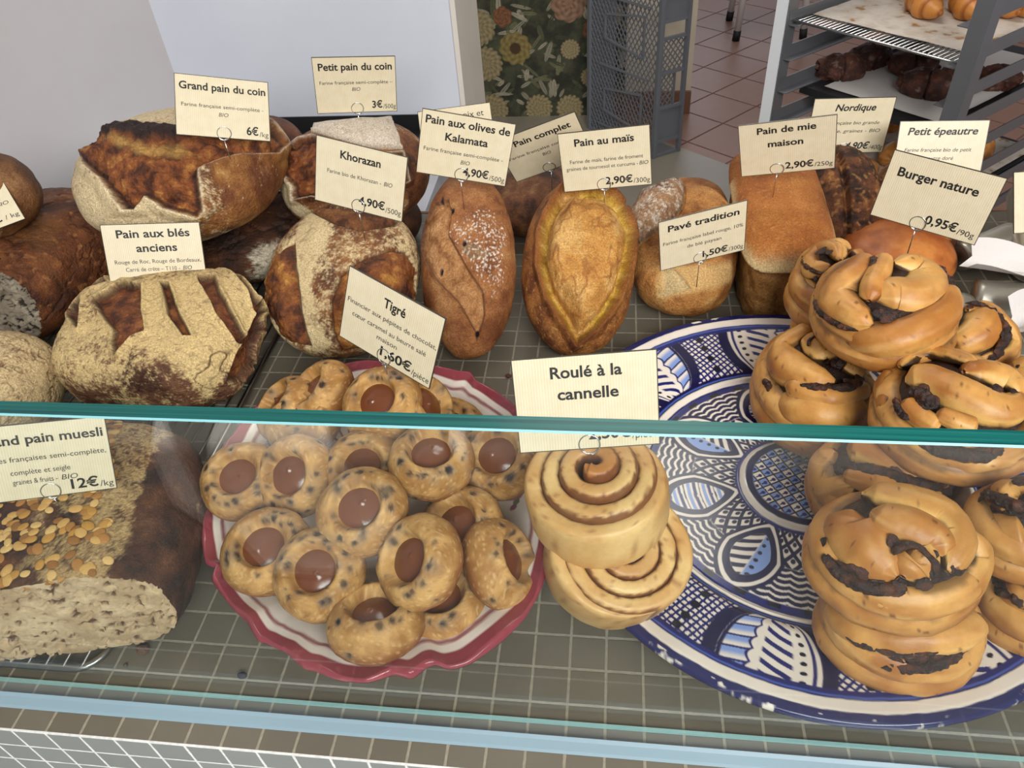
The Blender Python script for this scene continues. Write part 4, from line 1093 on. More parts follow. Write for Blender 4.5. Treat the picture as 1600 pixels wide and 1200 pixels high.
# --- muesli half loaf
def mus_c(L, V):
    c = crust_cols(V, '#2b170f', '#53301d', '#7c5030', 30, 121)
    fl = ss(-0.2, 0.35, fbm(V, 34, 4, 122) + 0.9 * (V[:, 0] / 0.1 - 0.15) - 1.2 * ss(0.075, 0.1, V[:, 0]))
    c = flour(c, V, 0.10 + 0.42 * fl, 123, '#c9a872', 120)
    torn = ss(0.02, -0.02, V[:, 0] + 0.35 * V[:, 1] + 0.012 * fbm(V, 40, 3, 5))
    return mix(c, crust_cols(V, '#1f1413', '#4a2a20', '#8a4e28', 34, 124), torn)
def mus_d(L):
    t = ss(0.02, -0.02, L.P[:, 0] + 0.35 * L.P[:, 1])
    return 0.004 * fbm(L.P, 30, 4, 3) + t * (0.008 * fbm(L.P, 38, 5, 8) - 0.004)
mo, ML, MV = cut_loaf('muesli_loaf', 'big cut half of an oat-crusted fruit loaf at the front left on the rack', dict(pos=[-0.020, 0.118, 0.0495], rot=[0, 0, 13], dims=[0.120, 0.120, 0.047]), 130, 3.0,
         [((0.0, -1, 0.08), 0.066)], mus_c, ('#59402f', '#ab9270', '#c8b08c'), mus_d, 0.16, -0.78, 150)
def oats():
    mb = MB()
    rnd = random.Random(4)
    u, F = qs(4)
    zs = [i for i in range(len(MV)) if MV[i, 2] > 0.02 and -0.028 < MV[i, 0] + 0.25 * MV[i, 1] < 0.072 and MV[i, 1] > -0.060]
    for k in range(300):
        i = rnd.choice(zs)
        N = ML.N[i]
        t = np.cross(N, [rnd.uniform(-1, 1), rnd.uniform(-1, 1), rnd.uniform(-1, 1)])
        t /= np.linalg.norm(t)
        bq = np.cross(N, t)
        r_ = rnd.uniform(0.0026, 0.0040)
        V = MV[i] + N * 0.0008 + u[:, :1] * t * r_ * 1.35 + u[:, 1:2] * bq * r_ + u[:, 2:] * N * r_ * 0.34
        mb.add(V, F, s2l(rnd.choice(['#b5853f', '#a5733a', '#c79c5a', '#8d5f2e', '#d1ab6c'])))
    o = mb.build('oat_flakes', M_CAKE, mo, True, True)
    o['kind'] = 'stuff'
    o['label'] = 'toasted golden oat flakes'
oats()
# --- end of a pale roll lying in the black tray behind
bt = thing('black_tray', 'black baking tray standing behind the star loaves against the white partition', 'tray', (-0.05, 0.93, -0.012))
mb = MB()
mb.box((-0.18, -0.10, 0.0), (0.16, 0.10, 0.003))
mb.build('tray_base', M_BLACK, bt)
mb = MB()
for a_, b_ in (((-0.18, 0.097, 0.003), (0.16, 0.10, 0.028)), ((-0.18, -0.10, 0.003), (0.16, -0.097, 0.028)), ((-0.18, -0.097, 0.003), (-0.177, 0.097, 0.028)), ((0.157, -0.097, 0.003), (0.16, 0.097, 0.028))):
    mb.box(a_, b_)
mb.build('tray_rim', M_BLACK, bt)
mb = MB()
mb.box((-0.42, 0.75, FL), (0.15, 1.06, -0.012))
o = mb.build('back_shelf_unit', M_WALLWHITE)
tag(o, 'low white shelf unit between the counter and the white partition', 'shelf unit')
sp = dict(pos=[-0.078, 0.895, 0.008], rot=[0, 0, 12], dims=[0.019, 0.06, 0.022])
L = loaf_mesh('x', 24, 2.2, spec=sp)
loaf_done(L, 'bread_stick', 'pale golden end of a thin bread stick in the black tray', crust_cols(L.P, '#9a6a34', '#c08c4e', '#d6ab70', 40, 131))
# ================================================================== sweet buns
def bun(key, name, label, seed, group='chocolate twist buns heaped on the blue plate'):
    D = BUN[key]
    t = thing(name, label, 'bun', D['pos'], (0, 0, 0), group)
    dims = np.array(D['dims'])
    pos = np.array(D['pos'])
    mb = MB()
    def strand(pts, seed, pale=0.0, ends=True):
        m_ = max(34, 12 * len(pts))
        A = catmull(np.array(pts), m_)
        P, r = A[:, :3], A[:, 3].copy()
        if ends:
            s = np.linspace(0, 1, m_)
            r *= np.clip(np.minimum(s, 1 - s) / 0.10, 0.06, 1) ** 0.5
        n = 32
        Tn = np.gradient(P, axis=0)
        Tn /= np.linalg.norm(Tn, axis=1)[:, None] + 1e-9
        O = P / dims ** 2
        O /= np.linalg.norm(O, axis=1)[:, None]
        Sd = np.cross(Tn, O)
        Sd /= np.linalg.norm(Sd, axis=1)[:, None] + 1e-9
        O = np.cross(Sd, Tn)
        th = np.arange(n) * 2 * np.pi / n
        hgt = np.minimum(0.8 * r, 0.42 * dims[2])
        lat = r[:, None] * np.sin(th)[None, :]
        V = (P[:, None] + lat[:, :, None] * Sd[:, None] + (hgt[:, None] * np.cos(th)[None, :] - lat ** 2 / 0.10)[:, :, None] * O[:, None]).reshape(-1, 3)
        V[:, 2] = np.maximum(V[:, 2], -0.8 * dims[2])
        nn = fbm(V + seed, 26, 4, seed)
        nrm = np.repeat(O, n, 0)
        V = V + nrm * (0.0018 * fbm(V + seed, 45, 3, seed + 2))[:, None]
        al = np.repeat(np.concatenate([[0], np.cumsum(np.linalg.norm(np.diff(P, axis=0), axis=1))]), n)
        G = np.stack([al * 16, np.tile(np.cos(th), m_) * 3.2, np.tile(np.sin(th), m_) * 3.2], 1) + seed * 3.1
        stri = fbm(G, 1.0, 4, seed + 4)
        V = V + nrm * (0.0011 * stri)[:, None]
        F = []
        for i in range(m_ - 1):
            for k in range(n):
                l = (k + 1) % n
                F.append((i * n + k, i * n + l, (i + 1) * n + l, (i + 1) * n + k))
        F.append(tuple(range(n)))
        F.append(tuple((m_ - 1) * n + k for k in range(n))[::-1])
        ang = np.tile(np.abs((th + np.pi) % (2 * np.pi) - np.pi), m_)
        sd = np.tile(np.sin(th), m_)
        c = mix(np.tile(s2l('#ab6f32'), (len(V), 1)), s2l('#d09a54'), ss(-0.4, 0.3, nn + 0.5 * fbm(V, 11, 2, seed // 7)))
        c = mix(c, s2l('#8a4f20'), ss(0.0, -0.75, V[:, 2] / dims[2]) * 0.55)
        c = mix(c, s2l('#935420'), ss(0.15, 0.5, pn(V, 22, seed + 5)) * 0.6 * (1 - pale))
        c = mix(c, s2l('#e0b978'), ss(0.10, 0.5, stri) * 0.45)
        c = mix(c, s2l('#8f5424'), ss(-0.12, -0.5, stri) * 0.5)
        # pale stretched dough low on the flanks, chocolate where strands touch
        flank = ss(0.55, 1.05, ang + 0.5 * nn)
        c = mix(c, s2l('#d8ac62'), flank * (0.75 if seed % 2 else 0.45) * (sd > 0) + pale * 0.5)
        chm = ss(1.16, 1.42, ang + 0.50 * fbm(V, 55, 4, seed + 7) + 0.25 * fbm(V, 20, 2, seed + 8))
        c = mix(c, s2l('#2a160e'), chm * np.where(sd > 0, 0.95, 0.6))
        sm = ss(0.46, 0.56, fbm(G * np.array([0.9, 1.3, 1.3]), 2.4, 4, seed + 11)) * ss(0.0, 0.3, fbm(V, 17, 2, seed + 12)) + ss(0.60, 0.70, pn(V, 330, seed + 3))
        c = mix(c, s2l('#4a2413'), np.clip(sm, 0, 1) * 0.8)
        mb.add(V, F, c)
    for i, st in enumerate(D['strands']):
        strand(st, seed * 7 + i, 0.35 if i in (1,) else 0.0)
    th = np.linspace(0, 2 * np.pi, 15)
    for z, k, rr in ((-0.45, 0.80, 0.36), (-0.05, 0.78, 0.34)):
        ring = [(dims[0] * k * math.cos(a), dims[1] * k * math.sin(a), z * dims[2] + 0.002 * math.sin(2 * a + seed), dims[2] * rr) for a in th]
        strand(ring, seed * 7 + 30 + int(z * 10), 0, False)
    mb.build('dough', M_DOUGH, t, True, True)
    mb = MB()
    u, F = qs(22)
    V = u * dims * np.array([0.80, 0.80, 0.72])
    V[:, 2] = np.maximum(V[:, 2], -0.78 * dims[2])
    V = V * (1 + 0.05 * fbm(V, 60, 4, seed))[:, None]
    mb.add(V, F, s2l('#2a160e'))
    for j, st in enumerate(D['choc']):
        A = catmull(np.array(st), 14 * len(st))
        r_ = A[:, 3] * np.clip(np.minimum(np.linspace(0, 1, len(A)), np.linspace(1, 0, len(A))) / 0.15, 0.1, 1) ** 0.5
        V, F = tube(A[:, :3], r_, 14)
        nr = A[:, :3] / dims ** 2
        nr = np.repeat(nr / np.linalg.norm(nr, axis=1)[:, None], 14, 0)
        V = V + nr * (0.0034 * fbm(V, 130, 4, j + seed) + 0.0014 * pn(V, 320, j))[:, None]
        cc = mix(np.tile(s2l('#26130c'), (len(V), 1)), s2l('#5a2f1a'), ss(-0.1, 0.4, fbm(V, 120, 3, j)))
        mb.add(V, F, cc)
    u, F = qs(9)
    for j, (x, y, z, r) in enumerate(D['lumps']):
        c0 = np.array([x, y, z])
        nr = c0 / dims ** 2
        nr /= np.linalg.norm(nr)
        V = u * r
        V = V * 0.86
        V = V - np.outer(V @ nr, nr) * 0.80
        V = V * (1 + 0.9 * fbm(V + c0, 150, 4, j))[:, None] + c0 * 0.97
        cc = mix(np.tile(s2l('#24120c'), (len(V), 1)), s2l('#4a2616'), ss(0, 0.4, pn(V, 150, j)))
        mb.add(V, F, cc)
    mb.build('chocolate_filling', M_CHOC, t, True, True)
    return t
bun('I', 'chocolate_twist_bun', 'chocolate bun squashed under the front spiral bun, nearest on blue plate', 1)
bun('H', 'chocolate_twist_bun', 'chocolate bun with a spiral curl on top, front of the blue plate', 2)
bun('G', 'chocolate_twist_bun', 'brown-domed chocolate bun just behind the front spiral bun', 3)
bun('C', 'chocolate_twist_bun', 'chocolate bun with open pale folds, leftmost on the blue plate', 4)
bun('U', 'chocolate_twist_bun', 'bottom bun at the back of the heap next to the sandwich loaf', 5)
bun('B', 'chocolate_twist_bun', 'chocolate bun with a curled knob right in front of the sandwich loaf', 6)
bun('E', 'chocolate_twist_bun', 'flat brown bun edged with chocolate at the back right of heap', 7)
bun('F', 'chocolate_twist_bun', 'small piece of bun at the right frame edge behind the braided one', 8)
bun('D', 'chocolate_twist_bun', 'long braided chocolate bun seen above the glass edge at the right', 9)
bun('A', 'chocolate_twist_bun', 'topmost chocolate bun with two heart-shaped lobes', 10)
bun('K', 'chocolate_twist_bun', 'lower bun at the right frame edge beside the spiral bun', 11)
bun('J', 'chocolate_twist_bun', 'upper bun at the right frame edge beside the spiral bun', 12)
# ================================================================== cinnamon rolls
def cinnamon(name, label, pos, rot, r0, h, turns, seed, rise):
    t = thing(name, label, 'cinnamon roll', pos, rot, 'stacked cinnamon rolls')
    mb = MB()
    m_ = int(turns * 70)
    ns = 34
    gap = (r0 - 0.006) / turns
    V, C = [], []
    for i in range(m_):
        s = i / (m_ - 1)
        th = (s - 1) * turns * 2 * np.pi + seed
        rc = 0.0055 + gap * turns * s - gap * 0.5 * max(0.0, (s - 0.86) / 0.14)
        hw = gap * 0.55 * (1 - 0.5 * max(0.0, (s - 0.90) / 0.10))
        top = h * (0.60 + rise * (1 - s) ** 1.3 - 0.10 * s * s) 
        bot = -h * 0.5 + 0.004 * (1 - s)
        env = min(1, s / 0.03, (1 - s) / 0.05) ** 0.5
        for k in range(ns):
            a = 2 * np.pi * k / ns
            ca, sa = math.cos(a), math.sin(a)
            px_ = abs(ca) ** 0.6 * math.copysign(1, ca)
            pz_ = abs(sa) ** 0.27 * math.copysign(1, sa)
            bulge = 1 + (0.22 * s * s * (1 - pz_ * pz_) if ca > 0 else 0)
            rr = rc + hw * px_ * max(env, 0.15) * bulge
            z = (top + bot) / 2 + (top - bot) / 2 * pz_ * (0.97 if env >= 1 else 0.9)
            V.append((rr * math.cos(th), rr * math.sin(th) * 0.94, z))
            C.append((a, s))
    V = np.array(V)
    C = np.array(C)
    V = V + (0.0012 * fbm(V, 40, 4, seed))[:, None] * (V / (np.linalg.norm(V, axis=1)[:, None] + 1e-6))
    F = [(i * ns + k, i * ns + (k + 1) % ns, (i + 1) * ns + (k + 1) % ns, (i + 1) * ns + k) for i in range(m_ - 1) for k in range(ns)]
    F.append(tuple(range(ns))[::-1])
    F.append(tuple((m_ - 1) * ns + k for k in range(ns)))
    n = fbm(V, 30, 4, seed + 3)
    c = mix(np.tile(s2l('#c4965a'), (len(V), 1)), s2l('#d8b478'), ss(-0.3, 0.3, n))
    c = mix(c, s2l('#a5672e'), ss(0.42, 0.05, C[:, 1]) * 0.95 * (np.sin(C[:, 0]) > -0.2))
    c = mix(c, s2l('#b98244'), ss(0.1, 0.5, pn(V, 18, seed + 6)) * 0.5)
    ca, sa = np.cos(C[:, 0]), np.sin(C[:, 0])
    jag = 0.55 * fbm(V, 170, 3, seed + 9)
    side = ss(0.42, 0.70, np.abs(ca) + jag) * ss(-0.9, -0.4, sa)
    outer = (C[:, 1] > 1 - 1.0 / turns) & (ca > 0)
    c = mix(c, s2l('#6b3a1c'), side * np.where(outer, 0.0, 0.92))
    c = mix(c, s2l('#8a5228'), ss(0.42, 0.55, pn(V, 260, seed)) * 0.6)
    band = ss(0.016, 0.0, np.abs(V[:, 2] + h * 0.12 + 0.004 * fbm(V, 30, 2, seed)) / 0.11) * outer
    c = mix(c, s2l('#9a6230'), band * 0.95 * ss(-0.25, 0.1, fbm(V, 50, 3, seed + 1) + 0.1))
    mb.add(V, F, c)
    mb.build('dough', M_DOUGH, t, True, True)
    mb = MB()
    u, F = qs(16)
    V = u * np.array([r0 * 0.8, r0 * 0.76, h * 0.36])
    mb.add(V + (0, 0, -h * 0.06), F, s2l('#5d3218'))
    mb.build('cinnamon_filling', M_CHOC, t, True, True)
    return t
cinnamon('cinnamon_roll', 'lower cinnamon roll leaning under the upper one at the blue plate edge', (0.4225, 0.1370, 0.0520), (20, 10, 0), 0.0530, 0.050, 3.9, 5.3, 0.02)
cinnamon('cinnamon_roll', 'upper cinnamon roll with a raised brown centre, stacked on the other', (0.4065, 0.1560, 0.1000), (8, -4, 0), 0.0505, 0.046, 3.6, 1.2, 0.42)
# ================================================================== financiers
FIN_LABEL = ['left edge of the bowl beside the glass reflection', 'upright with tall caramel well near the left rim', 'pale one right below the glass edge at left',
 'topmost one with the price sign pinned in it', 'tilted one behind the topmost at its right', 'brown one in the middle below the topmost', 'large one in the centre of the heap',
 'round one right of the middle below the glass edge', 'one at the right rim next to the cinnamon rolls', 'lower left one resting against the bowl wall', 'front left one with a central caramel well',
 'front right one tilted to the left', 'one turned away behind the front right one', 'one lying on its edge at the right rim', 'frontmost one leaning over the bowl rim',
 'small visible part between two right-hand ones', 'one at the bottom in shade under the front right one', 'back left one above the glass edge', 'second back left one leaning on the rim']
def financier(i, x, y, z, rx, ry):
    lab = 'chocolate-chip almond cake with caramel: ' + FIN_LABEL[i]
    t = thing('almond_cake', lab, 'cake', (x, y, z), (rx, ry, i * 37 % 360), 'chocolate-chip cakes heaped in the bowl')
    t.rotation_euler = (Euler((R(rx), R(ry), 0), 'XYZ').to_matrix() @ Euler((0, 0, R(i * 67)), 'XYZ').to_matrix()).to_euler()
    u, F = qs(26)
    rr, hh = 0.0348, 0.0195
    un = u / ((np.abs(u[:, 0]) ** 2 + np.abs(u[:, 1]) ** 2) ** 1.25 + np.abs(u[:, 2]) ** 2.5)[:, None] ** 0.4
    V = un * np.array([rr, rr * 0.97, hh])
    rho = np.hypot(un[:, 0], un[:, 1])
    up = V[:, 2] > 0
    V[:, 2] += np.where(up, 0.003 * ss(1.0, 0.70, rho) - 0.0125 * ss(0.60, 0.40, rho), 0)
    V[:, 2] = np.where(V[:, 2] < -0.7 * hh, -0.7 * hh + (V[:, 2] + 0.7 * hh) * 0.2, V[:, 2])
    V[:, :2] *= (1 - 0.10 * ss(0, -hh, V[:, 2]))[:, None]
    V = V * (1 + 0.045 * fbm(V, 45, 3, i) + 0.012 * fbm(V, 160, 3, i + 2))[:, None]
    n = fbm(V, 60, 4, i + 3)
    c = mix(np.tile(s2l('#986a34'), (len(V), 1)), s2l('#c2965a'), ss(-0.3, 0.35, n))
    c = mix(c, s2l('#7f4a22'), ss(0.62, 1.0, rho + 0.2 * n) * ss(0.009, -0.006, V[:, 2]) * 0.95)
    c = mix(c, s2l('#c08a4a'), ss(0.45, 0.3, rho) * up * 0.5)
    c = mix(c, s2l('#e0bf88'), ss(0.25, 0.6, pn(V, 420, i)) * 0.45)
    c = mix(c, s2l('#7a4f2a'), ss(0.35, 0.6, pn(V, 330, i + 5)) * 0.5)
    rs = np.random.RandomState(i + 50)
    for k in range(38):
        a, q = rs.uniform(0, 6.28), rs.uniform(0.42, 1.05)
        pz = hh * (1.0 if q < 0.9 else rs.uniform(-0.5, 0.5))
        d = V - np.array([rr * q * math.cos(a), rr * q * math.sin(a), pz * 0.9])
        rd = rs.uniform(0.0018, 0.0046)
        h = np.linalg.norm(d, axis=1) + 0.0011 * fbm(V, 260, 2, k)
        mk = ss(rd, rd * 0.55, h)
        c = mix(c, s2l('#18151a'), mk * rs.uniform(0.75, 1.0))
        c = mix(c, s2l('#8c7357'), ss(rd * 1.9, rd, h) * 0.35 * (1 - mk))
        V = V - (V / np.linalg.norm(V, axis=1)[:, None]) * (0.0007 * mk)[:, None]
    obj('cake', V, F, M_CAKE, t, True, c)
    # caramel pool
    m_, nr = 28, 8
    W, G = [(0, 0, 0)], []
    for j in range(1, nr + 1):
        for k in range(m_):
            a = 2 * math.pi * k / m_
            W.append((rr * 0.52 * j / nr * math.cos(a), rr * 0.51 * j / nr * math.sin(a), 0))
    W = np.array(W)
    q = np.hypot(W[:, 0], W[:, 1]) / (rr * 0.52)
    W[:, 2] = hh * 0.55 + 0.0052 * (1 - q ** 2.2) - 0.0015 + 0.0006 * fbm(W, 130, 2, i) + 0.003 * np.exp(-((W[:, 0] - 0.004) ** 2 + W[:, 1] ** 2) / 0.0000025)
    for k in range(m_):
        G.append((0, 1 + k, 1 + (k + 1) % m_))
        for j in range(nr - 1):
            b0, b1 = 1 + j * m_, 1 + (j + 1) * m_
            G.append((b0 + k, b1 + k, b1 + (k + 1) % m_, b0 + (k + 1) % m_))
    obj('caramel', W, G, M_CARAMEL, t, True)['label'] = 'glossy milk-chocolate caramel pool'
for i, f in enumerate(FINANCIER):
    financier(i, *f)
# ================================================================== plates
def polar_grid(rad, nth):
    """rad: list of functions-of-theta arrays -> faces for a centre-capped ring grid"""
    F = []
    nr = rad
    for j in range(nr - 1):
        a = j * nth + np.arange(nth)
        b = j * nth + (np.arange(nth) + 1) % nth
        F.append(np.stack([a, a + nth, b + nth, b], 1))
    return np.concatenate(F)
def bowl():
    nth, nr = 640, 110
    th = np.linspace(-np.pi, np.pi, nth, endpoint=False)
    A = np.array(BOWL_RIM)
    xs = np.concatenate([A[:, 0] - 2 * np.pi, A[:, 0], A[:, 0] + 2 * np.pi])
    ys = np.tile(A[:, 1], 3)
    rim = np.interp(th, xs, ys)
    k = np.exp(-np.linspace(-2, 2, 7) ** 2)
    rim = np.convolve(np.concatenate([rim[-3:], rim, rim[:3]]), k / k.sum(), 'valid')
    q = np.linspace(0.004, 1, nr)
    def prof(q):
        return 0.007 + 0.036 * np.clip((q - 0.45) / 0.55, 0, 1) ** 1.25
    rows, zz, qq = [], [], []
    for a in q:
        f = a ** 2.2
        rows.append(a * (0.150 * (1 - f) + rim * f))
        zz.append(np.full(nth, prof(a)) + 0.0018 * ss(0.75, 1, a) * np.cos(th * 16 + 1))
        qq.append(np.full(nth, a))
    for dr, dz, a in ((0.0015, -0.0005, 1.01), (0.0028, -0.003, 1.02), (0.0015, -0.007, 1.05), (-0.006, -0.011, 1.1)):
        rows.append(rim + dr)
        zz.append(np.full(nth, prof(1.0) + dz))
        qq.append(np.full(nth, a))
    for a in np.linspace(0.92, 0.45, 14):
        f = a ** 2.2
        rows.append(a * (0.150 * (1 - f) + rim * f))
        zz.append(np.full(nth, max(prof(a) - 0.008, 0.0008)))
        qq.append(np.full(nth, 1.5))
    rr, zz, qq = np.array(rows), np.array(zz), np.array(qq)
    tt = np.tile(th, (len(rr), 1))
    V = np.stack([rr * np.cos(tt), rr * np.sin(tt), zz], -1).reshape(-1, 3)
    qf, tf = qq.ravel(), tt.ravel()
    n = fbm(V, 50, 3, 3)
    c = np.tile(s2l('#d6c5b0'), (len(V), 1))
    c = mix(c, s2l('#eadfd4'), ss(0.72, 0.90, qf))
    qn = qf + 0.004 * n
    red = s2l('#8c3843')
    c = mix(c, red, ss(0.888, 0.893, qn) * ss(0.912, 0.907, qn) * 0.9)
    c = mix(c, red, ss(0.945, 0.952, qn) * (qf < 1.3))
    c = mix(c, s2l('#a8525a'), ss(0.1, 0.5, fbm(V, 90, 3, 5)) * ss(0.955, 0.965, qn) * (qf < 1.3) * 0.6)
    # painted flowers, leaves and blue scroll panels
    g, pl, bl = s2l('#4d5a34'), s2l('#8a4560'), s2l('#2b3f8e')
    xy = V[:, :2]
    rnd = random.Random(3)
    R0 = 0.118
    for a in np.radians([-160, -125, -95, -60, -25, 8, 42, 75, 128, 158]):
        for k in range(-4, 5):
            aa = a + k * 0.045
            rad_ = R0 * (1.0 - 0.018 * abs(k))
            p = np.array([math.cos(aa), math.sin(aa)]) * rad_
            d = np.hypot(*(xy - p).T)
            c = mix(c, g if k % 2 else pl, ss(0.0034, 0.0026, d) * (qf < 1) * 0.9)
        e = np.array([math.cos(a), math.sin(a)])
        f = np.array([-e[1], e[0]])
        for s_ in (-1, 0, 1):
            u_ = (xy @ e) - 0.098
            v_ = (xy @ f) - s_ * (u_ + 0.012) * 0.5
            c = mix(c, pl, ss(0.0016, 0.0009, np.abs(v_)) * (u_ > -0.012) * (u_ < 0.012) * (qf < 1) * 0.85)
    for a, w_ in ((math.radians(160), 0.20), (math.radians(103), 0.14)):
        da = (tf - a + np.pi) % (2 * np.pi) - np.pi
        inp = (np.abs(da) < w_) & (qf > 0.55) & (qf < 0.85)
        sw = np.sin(da * 38 + np.sin(qf * 44) * 1.6)
        c = mix(c, bl, inp * ss(-0.2, 0.5, sw) * 0.85)
        c = mix(c, s2l('#8d9cc9'), inp * ss(0.1, -0.5, sw) * 0.6)
    F = polar_grid(len(rr), nth)
    o = obj('faience_bowl', V, F, M_CERAMIC, None, True, c, (0.2283, 0.206, 0))
    tag(o, 'cream glazed bowl with a scalloped red rim holding the chip cakes', 'bowl')
bowl()
def platter():
    nth, nr = 1560, 300
    Rm = 0.2125
    th = np.linspace(-np.pi, np.pi, nth, endpoint=False)
    r = np.concatenate([np.linspace(0.0008, Rm, nr), [Rm + 0.0016, Rm + 0.0022, Rm + 0.0005], np.linspace(Rm - 0.006, 0.10, 8)])
    def prof(r):
        z = 0.008 + 0.0035 * ss(0.052, 0.046, r)
        z = z + 0.008 * ss(0.128, 0.150, r) + 0.012 * np.clip((r - 0.140) / 0.065, 0, 1) + 0.002 * ss(0.131, 0.134, r) * ss(0.138, 0.134, r)
        return z
    z = prof(r)
    z[nr:nr + 3] = prof(Rm) + np.array([-0.001, -0.004, -0.008])
    z[nr + 3:] = np.maximum(prof(r[nr + 3:]) - 0.009, 0.0006)
    z[-1] = 0.0006
    rr, tt = np.meshgrid(r, th, indexing='ij')
    zz = np.repeat(z[:, None], nth, 1)
    V = np.stack([rr * np.cos(tt), rr * np.sin(tt), zz], -1).reshape(-1, 3)
    r_, t_ = rr.ravel(), tt.ravel()
    under = (np.arange(len(r)) >= nr)[:, None].repeat(nth, 1).ravel()
    wx = 0.0009 * fbm(V, 60, 3, 5)
    rw, x, y = r_ + wx, V[:, 0] + wx, V[:, 1] + wx
    N0 = len(V)
    W, B, DB, LB, K = s2l('#dfd4c8'), s2l('#151b60'), s2l('#12113c'), s2l('#7d95cc'), s2l('#0e0e22')
    c = np.tile(DB, (N0, 1))
    def put(col, m):
        nonlocal c
        c = mix(c, col, np.clip(m, 0, 1))
    w_ = 0.0005
    inr = lambda a, b: ss(a - w_, a + w_, rw) * ss(b + w_, b - w_, rw)
    # flange: feather panels and crosshatch
    fl = inr(0.139, 0.192)
    NS = 9
    ph = ((t_ + 0.12 + 4 * np.pi) / (2 * np.pi / NS)) % 1.0 - 0.5
    arc = ph * (2 * np.pi / NS) * r_
    b = (rw - 0.140) / 0.051
    hw = 0.0385 * np.sqrt(np.clip(1.02 - (1 - b) ** 2 * 0.9, 0, 1))
    hw = 0.90 * np.minimum(hw, 0.047 * (0.35 + 0.65 * b) + 0.006)
    hw = np.maximum(hw, 0.004)
    u = arc / hw
    pan = ss(0.0008, -0.0002, np.abs(arc) - hw) * fl
    # crosshatch ground between panels
    s2 = (ph % 1.0)
    q1, q2 = (x + y) / 0.0068, (x - y) / 0.0068
    lines = np.maximum(ss(0.27, 0.33, np.abs(q1 % 1 - 0.5)), ss(0.27, 0.33, np.abs(q2 % 1 - 0.5)))
    hz = (fl * ss(0.047, 0.050, np.abs(arc)) + fl * ss(0.0035, 0.0045, np.abs(arc) - hw)).clip(0, 1)
    put(W, hz)
    put(B, hz * lines)
    arc2 = ((ph + 0.5) % 1.0)
    arc2 = np.minimum(arc2, 1 - arc2) * (2 * np.pi / NS) * r_
    for bb in (0.18, 0.44, 0.70, 0.92):
        put(K, fl * ss(0.0040, 0.0032, np.hypot(arc2, (b - bb) * 0.051)))
    put(DB, fl * ss(-0.0005, 0.0005, np.abs(arc) - hw) * ss(0.0115, 0.0100, np.abs(arc) - hw))
    put(W, pan)
    put(B, pan * ss(0.82, 0.85, np.abs(u)) * ss(0.93, 0.90, np.abs(u)) * (u > 0))
    # feather of light blue commas on one side
    fea = pan * ss(-0.32, -0.38, u + 0.09 * np.abs(np.sin(b * 14)))
    st = (b * 4.6 + u * 0.9) % 1.0
    put(LB, fea * ss(0.75, 0.25, st))
    put(B, fea * ss(0.80, 0.86, st))
    put(B, pan * ss(0.045, 0.02, np.abs(u + 0.35 + 0.09 * np.abs(np.sin(b * 14)))))
    st2 = (b * 5.2 - u * 1.6 + 0.3 * u * u) % 1.0
    bars = pan * ss(-0.20, -0.14, u) * ss(0.50, 0.42, u) * ss(0.46, 0.40, np.abs(st2 - 0.5) * 2)
    put(B, bars)
    put(K, pan * ss(0.55, 0.45, np.hypot((u - 0.66) * 7, ((b * 6.5) % 1 - 0.5) * 2.2)))
    put(DB, pan * ss(0.90, 0.94, np.abs(u)) * (u < 0))
    # rings
    put(DB, inr(0.1355, 0.1415))
    put(s2l('#3f58a8'), inr(0.1378, 0.1390))
    put(W, inr(0.1305, 0.1362))
    put(B, inr(0.122, 0.1300))
    put(K, inr(0.1205, 0.1275 ) * ss(0.2, 0.6, np.cos(t_ * 30)) )
    # middle zone
    mid = inr(0.0535, 0.1225)
    put(W, mid)
    scale = mid * ss(0.0905, 0.0885, rw)
    g1, g2 = t_ * 40 / (2 * np.pi) + rw * 60, t_ * 40 / (2 * np.pi) - rw * 60
    put(DB, scale * np.maximum(ss(0.30, 0.37, np.abs(g1 % 1 - 0.5)), ss(0.30, 0.37, np.abs(g2 % 1 - 0.5))))
    put(DB, scale * ss(0.24, 0.18, np.hypot((g1 % 1) - 0.42, (g2 % 1) - 0.60)))
    wav = mid * ss(0.0885, 0.0905, rw)
    wf = (rw - 0.0022 * np.abs(np.sin(t_ * 26))) / 0.0056
    put(DB, wav * ss(0.15, 0.23, np.abs(wf % 1 - 0.5)))
    NM = 8
    pm = ((t_ + 0.20 + 4 * np.pi) / (2 * np.pi / NM))
    idx = np.floor(pm)
    pm = pm % 1.0 - 0.5
    ar = pm * (2 * np.pi / NM) * 0.088
    dr = rw - 0.0885
    e = np.sqrt((dr / 0.0355) ** 2 + (ar / 0.0225) ** 2) + 0.28 * np.abs(dr / 0.0355) * np.abs(ar / 0.0225)
    mm = mid * ss(1.05, 1.02, e)
    put(DB, mid * ss(1.17, 1.13, e))
    put(W, mm * ss(1.02, 1.0, e))
    put(DB, mm * ss(0.90, 0.88, e))
    inn = mm * ss(0.66, 0.64, e)
    put(W, inn)
    odd = (idx % 2) > 0.5
    sA = (dr / 0.0125) % 1.0
    put(B, inn * (~odd) * ss(0.25, 0.2, sA))
    put(LB, inn * (~odd) * ss(0.36, 0.38, sA) * ss(0.62, 0.6, sA))
    put(DB, inn * (~odd) * ss(0.05, 0.03, np.abs(sA - 0.80)))
    put(LB, inn * odd * ss(-0.001, 0.001, ar - 0.002))
    put(K, inn * odd * ss(0.0021, 0.0015, np.hypot(ar - 0.0052, ((dr / 0.008) % 1 - 0.5) * 0.008)))
    lf = (dr / 0.0095 + ar / 0.013) % 1
    put(DB, inn * odd * ss(0.0022, 0.0008, ar) * ss(0.42, 0.36, np.abs(lf - 0.5) * 1.6))
    # centre
    put(B, inr(0.0505, 0.0545))
    put(W, inr(0.0460, 0.0508))
